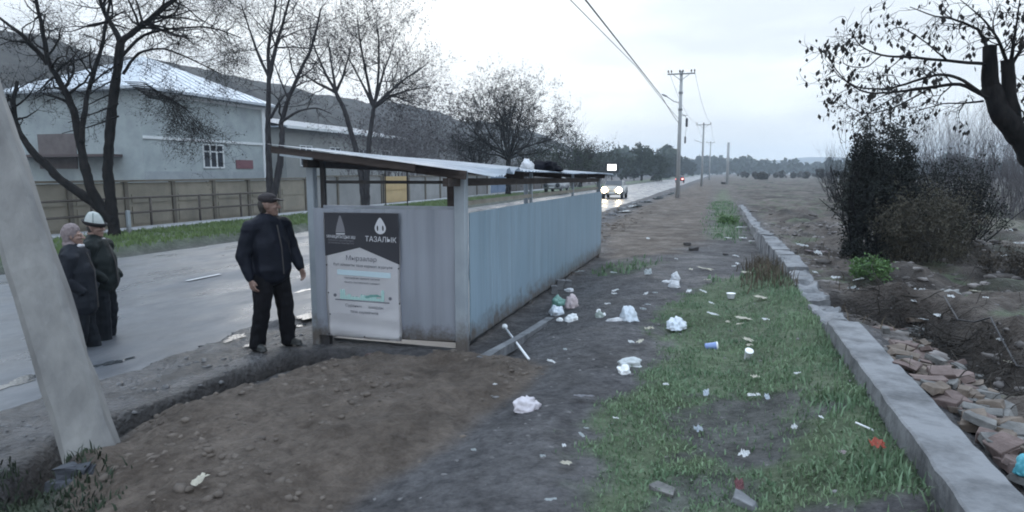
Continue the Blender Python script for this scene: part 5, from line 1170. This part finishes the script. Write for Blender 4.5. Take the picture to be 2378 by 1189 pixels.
for y in np.arange(ry0, ry1+.1, 2.25):
    bm = bmesh.new(); tube(bm, [(0, y-17.5, -.1), (0, y-17.5, 1.06)], .04, 8); bmesh_obj('post', bm, MATS['rusty_pipe'], rl, True)
wt = PX(262, 520, XT+.3); bm = bmesh.new(); box(bm, -.05, .05, -.05, .05, -.2, .85); bevel(bm, .01); o = bmesh_obj('whitewashed_trunk', bm, MATS['pale_painted_steel']); o.location = (-17.05, 15.15, .0); tag(o, 'short upright block standing for the whitewashed part of the three-stemmed tree trunk', 'post')  # separate box standing in for the whitewashed part of the tree trunk
bm = bmesh.new()
for s_ in (-.9, .9): box(bm, -.06, .06, s_-.06, s_+.06, 0, 2.1)
box(bm, -.05, .05, -1.2, 1.2, 1.95, 2.0)
# lit sign
sg = thing('lit_sign', 'bright white lit sign panel on a dark frame beside the far road', 'sign', (-14.3, 91, 0))
fce = math.pi*0
bm = bmesh.new(); bar(bm, (0, .1, -.2), (0, .1, 2.2), .16, .16); bmesh_obj('post', bm, rust, sg)
bm = bmesh.new(); box(bm, -1.0, 1.0, -.04, .12, 1.95, 3.4); bevel(bm, .05); bmesh_obj('frame', bm, mat('sign_frame', (.01, .01, .012), .5), sg)
bm = bmesh.new(); box(bm, -.62, .62, -.06, -.045, 2.25, 3.1); bmesh_obj('screen', bm, mat('lit_screen', (.8, .8, .8), .5, emit=(1, .99, .97), estr=2.2), sg)

# ------------------------------------------------------------------ cars
def car(loc, rz_, label, paint, front=None, rear=None, group=None, s=1.):
    root = thing('car', label, 'car', loc, rz_, group)
    prof = [(-2.05, .35), (-2.1, .62), (-2.0, .92), (-1.45, .98), (-.95, 1.40), (.45, 1.43), (1.05, 1.00), (1.95, .86), (2.1, .60), (2.05, .33)]
    W_ = lambda z: .82-.16*max(0, (z-.9)/.5)
    bm = bmesh.new(); L_ = []; R_ = []
    for y, z in prof:
        L_.append(bm.verts.new((-W_(z), y, z))); R_.append(bm.verts.new((W_(z), y, z)))
    n = len(prof)
    for k in range(n): bm.faces.new((L_[k], L_[(k+1) % n], R_[(k+1) % n], R_[k]))
    bm.faces.new(L_[::-1]); bm.faces.new(R_); bmesh.ops.recalc_face_normals(bm, faces=bm.faces); bevel(bm, .06, 2); bmesh_obj('body', bm, paint, root, True)
    gl = glassm
    bm = bmesh.new(); vs = [bm.verts.new(p) for p in [(-.62, .52, 1.392), (.62, .52, 1.392), (.70, 1.0, 1.05), (-.70, 1.0, 1.05)]]; bm.faces.new(vs); bmesh.ops.translate(bm, vec=(0, .03, .03), verts=bm.verts[:]); bmesh.ops.solidify(bm, geom=bm.faces[:], thickness=.01); bmesh_obj('windscreen', bm, gl, root)
    bm = bmesh.new(); vs = [bm.verts.new(p) for p in [(-.60, -1.0, 1.35), (.60, -1.0, 1.35), (.68, -1.38, 1.05), (-.68, -1.38, 1.05)]]; bm.faces.new(vs); bmesh.ops.translate(bm, vec=(0, -.03, .03), verts=bm.verts[:]); bmesh.ops.solidify(bm, geom=bm.faces[:], thickness=.01); bmesh_obj('rear_window', bm, gl, root)
    for sx_ in (-1, 1):
        bm = bmesh.new(); vs = [bm.verts.new((sx_*(W_(z)+.012), y, z)) for y, z in [(-1.2, 1.04), (-.85, 1.33), (.40, 1.35), (.90, 1.04)]]; bm.faces.new(vs); bmesh.ops.solidify(bm, geom=bm.faces[:], thickness=.008); bmesh_obj('side_window', bm, gl, root)
        for y in (-1.3, 1.3):
            bm = bmesh.new(); lathe(bm, [(.20, -.1), (.30, -.1), (.31, 0), (.30, .1), (.20, .1)], 18, Matrix.Translation((sx_*.74, y, .30)) @ Matrix.Rotation(math.pi/2, 4, 'Y')); wh = bmesh_obj('wheel', bm, mat('tyre', (.02, .02, .02), .8), root, True)
            bm = bmesh.new(); lathe(bm, [(.02, 0), (.19, 0), (.19, .02), (.02, .02)], 14, Matrix.Translation((sx_*.845, y, .30)) @ Matrix.Rotation(math.pi/2, 4, 'Y')); bmesh_obj('rim', bm, steel, wh)
        bm = bmesh.new(); lathe(bm, [(.02, .05), (.20, .04), (.22, 0), (.20, -.04), (.02, -.05)], 14, Matrix.Translation((sx_*.58, 2.07, .70)) @ Matrix.Rotation(-math.pi/2, 4, 'X')); bmesh_obj('headlight', bm, front or glassm, root, True)
        bm = bmesh.new(); box(bm, sx_*.60-.14, sx_*.60+.14, -2.12, -2.03, .66, .84); bmesh_obj('tail_light', bm, rear or mat('tail_off', (.2, .02, .02), .3), root)
    bm = bmesh.new(); box(bm, -.26, .26, 2.09, 2.11, .42, .53); bmesh_obj('number_plate', bm, trimw, root)
    root.scale = (s, s, s); return root
hl = mat('headlight_on', (1, .95, .85), .3, emit=(1, .78, .46), estr=40); tl = mat('tail_light_on', (.6, .05, .04), .3, emit=(1, .22, .20), estr=9)
c = PD(1428, 457, 53); c[2] = rdz(c[0], 0); car(c, math.pi+.02, 'approaching car with two bright headlights on the wet road right of the shed', mat('silver_paint', (.30, .30, .29), .3, metal=.4), front=hl)
c = G(1594, 424, -.1); c[2] = rdz(c[0], 0); c[0] = -7.6; car(c, 0, 'far car with glowing red tail lights driving away beside the main utility pole', mat('dark_red_paint', (.16, .03, .03), .3), rear=tl)
c = PX(1293, 455, -14.9); c[2] = hz(c[0], c[1]); car(c, math.pi, 'white car parked on the far verge, glimpsed through the right opening of the shed', mat('white_paint', (.20, .21, .22), .35))

# ------------------------------------------------------------------ litter
def bag(px, py, w, h, label, m, seed, dz=0, asp=.7, rz_=None, group=None, cat='bag', name='plastic_bag', amp=.35):
    p = GT(px, py+h*.35); d = tree_depth(p); W_ = w*d/F/2; H_ = h*d/F*.75
    return lumpy(name, label, cat, (p[0], p[1], p[2]+dz-.004), W_, W_*asp, H_, m, seed, amp*.72, group, 4, seed*.7 if rz_ is None else rz_, 1.9)
wb = wht; pkb = mat('pinkish_bag', (.52, .45, .46), .45, (.38, .31, .33), 7, .3, 18); blb = mat('bluish_bag', (.50, .56, .63), .4, (.58, .62, .67), 5, .3, 18); grb = mat('green_bag', (.10, .22, .19), .4, (.16, .32, .28), 6, .3, 18); crm = mat('cream_paper', (.70, .67, .58), .7, (.56, .53, .46), 8); pap = mat('white_paper', (.82, .83, .84), .6, (.70, .72, .74), 8); gbg = mat('grey_white_bag', (.42, .46, .48), .45, (.52, .55, .56), 6, .3, 18)
bag(1223, 940, 58, 34, 'crumpled pinkish white plastic bag lying alone on the dirt path in the foreground', mat('pinkish_white_bag', (.58, .55, .59), .45, (.45, .42, .46), 7, .3, 18), 1)
bag(1572, 755, 54, 30, 'bluish white plastic bag on the left edge of the grass strip', blb, 2, dz=.02)
bag(1460, 728, 52, 40, 'domed white plastic bag on the dirt path, largest of the bags', blb, 3, amp=.42)
bag(1428, 742, 36, 9, 'flat white plastic strip trailing left from the domed white bag', wb, 4, rz_=.3, asp=.3, name='plastic_strip', cat='strip')
bag(1328, 702, 34, 36, 'brownish pink bag in the litter pile by the shed footing', pkb, 5)
bag(1295, 702, 36, 24, 'green plastic bag in the litter pile by the shed footing', grb, 6)
bag(1322, 690, 26, 8, 'white curled plastic rim on top of the litter pile by the shed', wb, 16, dz=.12, name='plastic_strip', cat='strip')
bag(1292, 722, 44, 22, 'greyish white bag at the left front of the litter pile by the shed', blb, 7)
bag(1328, 738, 34, 20, 'bright white crumpled bag at the front of the litter pile by the shed', pap, 8)
bag(1300, 742, 16, 8, 'small white scrap left of the bright crumpled bag by the litter pile', pap, 18, name='paper_scrap', cat='scrap')
bag(1392, 732, 20, 16, 'small greenish bag between the litter pile and the domed white bag', mat('greenish_bag', (.22, .27, .25), .5, (.34, .38, .36), 8), 9)
bag(1390, 722, 10, 9, 'white cup scrap on the small greenish bag', pap, 19, name='paper_scrap', cat='scrap'); bag(1403, 730, 10, 8, 'white wrapper right of the small greenish bag', pap, 29, name='paper_scrap', cat='scrap')
bag(1462, 840, 56, 24, 'flat grey white bag at the left edge of the near grass', gbg, 10, rz_=.5, asp=.5)
bag(1450, 858, 38, 20, 'crumpled white paper just in front of the flat grey white bag', pap, 11, name='crumpled_paper', cat='paper')
bag(1568, 645, 26, 20, 'upper white bag of the pair on the path by the grass tip', wb, 12); bag(1566, 661, 26, 18, 'lower white bag of the pair on the path by the grass tip', wb, 13); bag(1548, 654, 24, 8, 'white strip left of the pair of bags on the path', wb, 22, asp=.3, rz_=.5, name='plastic_strip', cat='strip')
def cup(px, py, r_, L_, rot, label, m1, m2, name='plastic_cup'):
    p = GT(px, py); root = thing(name, label, 'cup', (p[0], p[1], p[2]+.015)); M = Matrix.Rotation(rot[2], 4, 'Z') @ Matrix.Rotation(rot[0], 4, 'X')
    bm = bmesh.new(); lathe(bm, [(r_*.7, 0), (r_*.72, .005), (r_*.98, L_*.85), (r_*1.0, L_), (r_*.94, L_), (r_*.66, .012)], 18, M); bmesh_obj('wall', bm, m1, root, True)
    bm = bmesh.new(); lathe(bm, [(r_*.99, L_*.88), (r_*1.06, L_*.90), (r_*1.06, L_*1.0), (r_*.97, L_*1.01)], 18, M); bmesh_obj('rim', bm, m2, root, True); return root
cup(1697, 696, .058, .075, (0, 0, 0), 'white plastic tub standing in the grass', wb, pap, 'plastic_tub')
cup(1637, 808, .042, .12, (R(86), 0, R(98)), 'blue paper cup with a white rim lying in the grass', mat('blue_cup', (.16, .24, .48), .4, (.22, .30, .55), 6), pap)
cup(1734, 836, .036, .10, (R(30), 0, R(20)), 'white cup with a dark side tilted in the grass below the blue cup', wb, pap)
def scrap(px, py, w, h, m, label, name='paper_scrap', cat='scrap', group=None, seed=None):
    seed = seed if seed is not None else px*.13+py*.07
    p = GT(px, py); d = tree_depth(p); k_s = 1.45 if w < 20 else 1.12; W_ = w*d/F*k_s; Hh = max(.025, h*d/F*k_s)
    bm = bmesh.new(); n = 5; g_ = [[bm.verts.new(((i/n-.5)*W_*(1+.2*math.sin(j*2+seed)), (j/n-.5)*max(W_*.45, Hh), .006+.35*Hh*(vn3(np.array([[i*.55+seed, j*.55, seed]]))[0]*.5+.5)+(.2*Hh if (i+j) % 3 == 0 else 0))) for j in range(n+1)] for i in range(n+1)]
    for i in range(n):
        for j in range(n):
            if (i, j) in ((0, 0), (n-1, n-1)): continue
            bm.faces.new((g_[i][j], g_[i+1][j], g_[i+1][j+1], g_[i][j+1]))
    bmesh.ops.solidify(bm, geom=bm.faces[:], thickness=.002)
    o = bmesh_obj(name, bm, m); o.location = (p[0], p[1], p[2]+.035); o.rotation_euler = (rng.uniform(-.2, .2), rng.uniform(-.2, .2), seed % 3.14); return tag(o, label, cat, group)
for a in [(1737, 799, 26, 8, crm, 'cream torn strip just above the tilted white cup in the grass'), (1727, 1072, 26, 18, pap, 'white folded scrap at the bottom of the grass strip'), (1752, 888, 18, 9, crm, 'curled cream scrap in the middle of the near grass'),
          (1746, 932, 12, 9, pap, 'bright white crumb of litter below the curled cream scrap'), (1316, 1094, 28, 16, crm, 'cream scrap on the path at the left edge of the bottom grass'), (1279, 1180, 24, 12, gbg, 'greyish scrap at the bottom edge of the path'),
          (465, 1134, 36, 20, crm, 'pale folded scrap on the brown soil heap at bottom left'), (2034, 1051, 32, 26, mat('orange_red_plastic', (.50, .11, .07), .5, (.38, .09, .06), 9), 'orange-red plastic scrap in the grass near the wall'), (1621, 1012, 20, 18, blb, 'pale blue wrapper in the bare patch of the grass strip'),
          (1357, 934, 40, 10, mat('grey_scrap', (.26, .26, .29), .6), 'flat grey scrap on the path right of the pinkish white bag'), (1955, 1069, 12, 12, pkb, 'small pinkish scrap left of the orange-red scrap'), (1640, 925, 26, 10, blb, 'flat bluish scrap at the top of the bare patch'),
          (1780, 935, 22, 9, blb, 'bluish flake right of the bare patch in the near grass'), (1715, 1145, 40, 16, mat('dark_red_scrap', (.16, .05, .06), .6, (.22, .10, .11), 9), 'dark red torn wrapper near the bottom of the grass strip'), (1845, 1010, 10, 14, pap, 'white upright chip in the stony grass near the wall'),
          (1465, 806, 10, 10, pap, 'bright white crumb on the path just left of the grass'), (1486, 803, 22, 8, crm, 'cream flake at the left edge of the grass above the flat grey bag'), (1508, 775, 14, 14, crm, 'tan wrapper at the left grass edge'),
          (2328, 945, 22, 22, mat('purple_wrapper', (.20, .15, .38), .4, (.55, .5, .65), 14, ramp=(.45, .55)), 'purple and white wrapper beyond the brick heap'), (745, 497, 1, 1, pap, '')][:-1]:
    scrap(*a)
scrap(1505, 639, 34, 10, gbg, 'long flat pale strip on the path near the corner of the shed', 'plastic_strip', 'strip')
scrap(1766, 699, 36, 9, crm, 'long cream strip in the grass near the broken wall', 'plastic_strip', 'strip')
scrap(1637, 630, 34, 8, crm, 'cream strip at the far tip of the grass', 'plastic_strip', 'strip')
scrap(1725, 748, 32, 7, crm, 'thin cream strip in the middle of the grass', 'plastic_strip', 'strip')
for px, py, w in [(1735, 640, 18), (1642, 657, 18), (1600, 683, 20), (1632, 684, 14), (1776, 751, 14), (1655, 738, 18), (1690, 757, 8), (1718, 762, 12), (1704, 625, 8), (1604, 632, 10), (1650, 712, 8), (1740, 812, 10), (1760, 930, 8), (1905, 985, 9), (1545, 905, 9), (1850, 880, 10)]:
    scrap(px, py, w, 6, pap if random.random() < .6 else crm, 'small white scrap of litter lying in the grass strip', group='small litter in the grass strip')
for px, py, w in [(1425, 690, 9), (1500, 690, 14), (1520, 688, 7), (1410, 714, 8), (1428, 683, 12), (1493, 726, 10), (1503, 716, 8), (1345, 637, 18), (1425, 640, 10), (1312, 822, 8), (1280, 850, 14), (1430, 985, 9), (1362, 1010, 10), (1350, 1025, 16), (1260, 1075, 9), (1310, 1050, 9), (1150, 905, 8), (1100, 1060, 8)]:
    scrap(px, py, w, 6, pap if random.random() < .5 else gbg, 'small pale scrap of litter on the dirt path beside the grass', group='small litter on the dirt path')
for px, py, w in [(1690, 557, 16), (1725, 557, 12), (1722, 532, 16), (1708, 600, 9), (1712, 618, 9), (1745, 565, 10), (1570, 607, 9), (1505, 558, 8)]:
    scrap(px, py, w, 5, pap, 'small pale scrap of litter on the far dirt path by the end of the wall', group='small litter on the far path')
for px, py, w, h in [(1862, 577, 22, 16), (1880, 588, 20, 8), (1900, 580, 26, 12), (1912, 590, 14, 8)]:
    scrap(px, py, w, h, pap if w > 20 else pkb, 'pale crumpled litter in the cluster on the dump right of the far wall', group='litter cluster right of the far wall')
for px, py, w, h in [(2118, 668, 30, 18), (2146, 685, 14, 14), (2082, 684, 20, 8), (2118, 698, 30, 6), (1995, 655, 16, 7), (1982, 678, 12, 12), (2150, 718, 24, 8), (2180, 718, 18, 10), (2205, 724, 14, 10), (2117, 755, 9, 8), (2288, 703, 18, 6), (2265, 672, 16, 6), (2324, 766, 10, 8), (2350, 790, 22, 9), (2055, 700, 14, 6), (1892, 640, 8, 8), (1940, 652, 14, 8), (2010, 615, 14, 8), (2350, 540, 24, 8), (2370, 570, 26, 10), (2330, 600, 16, 8)]:
    scrap(px, py, w, h, random.choice([pap, pap, gbg, crm]), 'pale piece of litter scattered over the dump beyond the low wall', group='litter over the dump')
bag(2205, 680, 44, 16, 'greyish sack half buried in the dump below the olive bush', mat('grey_sack', (.20, .20, .20), .7, (.28, .28, .27), 6), 30, name='sack', cat='sack')
bag(2372, 1128, 40, 50, 'turquoise plastic bag behind the low wall in the bottom right corner', mat('turquoise_bag', (.07, .33, .42), .4, (.12, .42, .50), 6, .3, 18), 31, dz=.1)
for px, py, w, h, lb in [(1055, 452, 20, 10, ''), ]: pass
p = GT(1985, 1000); q = GT(2030, 1012); bm = bmesh.new(); tube(bm, [p+[0, 0, .05], q+[0, 0, .03]], .006, 6); tag(bmesh_obj('stick', bm, MATS['white_pvc'], None, True), 'thin pale stick lying in the grass near the wall', 'stick')
cpts = [GT(a, b)+[0, 0, .05+.10*math.sin(k*1.3)**2] for k, (a, b) in enumerate([(2190, 722), (2225, 735), (2262, 762), (2295, 795), (2325, 828), (2360, 862), (2400, 890)])]
bm = bmesh.new(); tube(bm, cpts, .012, 6); tag(bmesh_obj('cable', bm, wirem, None, True), 'loose black cable snaking over the dump at the right', 'cable')
for px, py, s_, lb in [(1640, 600, .10, '')]: pass
# brushwood and roots hanging over the ditch
t = TreeB()
for k in range(90):
    u = rng.uniform(0, 1); px = 1985+u*270+rng.normal(0, 18); py = 728+u*85+rng.normal(0, 14); p = GT(px, py)
    a = rng.uniform(0, 6.28); t.grow(p+[0, 0, .03], (math.cos(a), math.sin(a), rng.uniform(-.1, .45)), rng.uniform(.25, .6), .010, 1, kids_=4, up=-.05, droop=.3, spread=.9, wig=.5)
t.build(GT(2100, 760), 'brushwood', 'tangle of dark roots and dead twigs along the edge of the ditch beyond the wall', 'brushwood', bark3, cut=.009, leafm=MATS['withered_leaf'], nleaf=300, lsz=.03, trunk='branches', crown='twigs', tsides=5)
t = TreeB()
for k in range(60):
    p = GT(rng.uniform(2190, 2378), rng.uniform(800, 960)); a = rng.uniform(0, 6.28); t.grow(p+[0, 0, .03], (math.cos(a), math.sin(a), rng.uniform(-.1, .35)), rng.uniform(.2, .5), .008, 1, kids_=4, up=-.05, droop=.3, spread=.9, wig=.5)
t.build(GT(2290, 880), 'brushwood', 'sparse dead twigs scattered over the near side of the dump at the right edge', 'brushwood', bark3, cut=.007, trunk='branches', crown='twigs', tsides=5)
# wet white stones and broken kerb pieces along the far road edge
for k, (px, py) in enumerate([(1422, 500), (1432, 493), (1445, 487), (1462, 478), (1475, 473), (1490, 470), (1505, 466), (1518, 462), (1533, 458), (1545, 452)]):
    slab(px, py, random.uniform(.25, .5), random.uniform(.15, .3), .10, random.uniform(0, 3), .1, conc, 'kerb_fragment', 'pale broken kerb fragment in the mud along the far right edge of the road', 'kerb', 'broken kerb fragments along the road edge')

# ------------------------------------------------------------------ far wood, a mass nobody could count
def far_wood(name, label, x0, x1, y0, y1, n, hmin, hmax, m):
    c = np.stack([rng.uniform(x0, x1, n), rng.uniform(y0, y1, n), np.zeros(n)], 1); hh = rng.uniform(hmin, hmax, n)*(.6+.8*(fb2(c[:, 0]*.03, c[:, 1]*.01, 2, 3)*.5+.5)); k = 60
    u = rng.normal(0, 1, (n, k, 3)); u /= np.linalg.norm(u, axis=2)[..., None]; P = c[:, None]+u*(hh[:, None, None]*np.array([.38, .38, .48]))*rng.uniform(.5, 1, (n, k, 1)); P[..., 2] += hh[:, None]*.5; P = P.reshape(-1, 3)
    w = rng.normal(0, 1, (len(P), 3)); w /= np.linalg.norm(w, axis=1)[:, None]; q = np.cross(w, rng.normal(0, 1, (len(P), 3))); q /= np.linalg.norm(q, axis=1)[:, None]; z = np.repeat(hh, k)[:, None]*.16
    V = np.stack([P-w*z, P-q*z, P+w*z, P+q*z], 1).reshape(-1, 3); o = link(name, npmesh(name, V, np.arange(len(V)).reshape(-1, 4)), m); return tag(o, label, 'wood', None, 'stuff')
far_wood('far_wood', 'blue hazy belt of trees along the horizon beyond the end of the road', -60, 260, 480, 620, 150, 8, 15, ev)
far_wood('far_wood', 'hazy trees at the left behind the end of the road', -60, -22, 240, 460, 60, 7, 12, ev)
far_wood('far_wood', 'low dark scrub across the field right of the utility poles', 8, 110, 170, 330, 260, .6, 2.6, bark3)
# ------------------------------------------------------------------ air
def add_haze():
    bm = bmesh.new(); box(bm, -1000, 1500, -60, 2300, -3.0, 75)
    m = bpy.data.materials.new('haze_air'); m.use_nodes = True; t = m.node_tree; t.nodes.clear(); o = t.nodes.new('ShaderNodeOutputMaterial'); v = t.nodes.new('ShaderNodeVolumePrincipled')
    v.inputs['Color'].default_value = (.78, .89, 1.0, 1); v.inputs['Density'].default_value = .0006; v.inputs['Anisotropy'].default_value = 0
    t.links.new(v.outputs[0], o.inputs['Volume']); tag(bmesh_obj('haze', bm, m), kind='stuff')
add_haze()
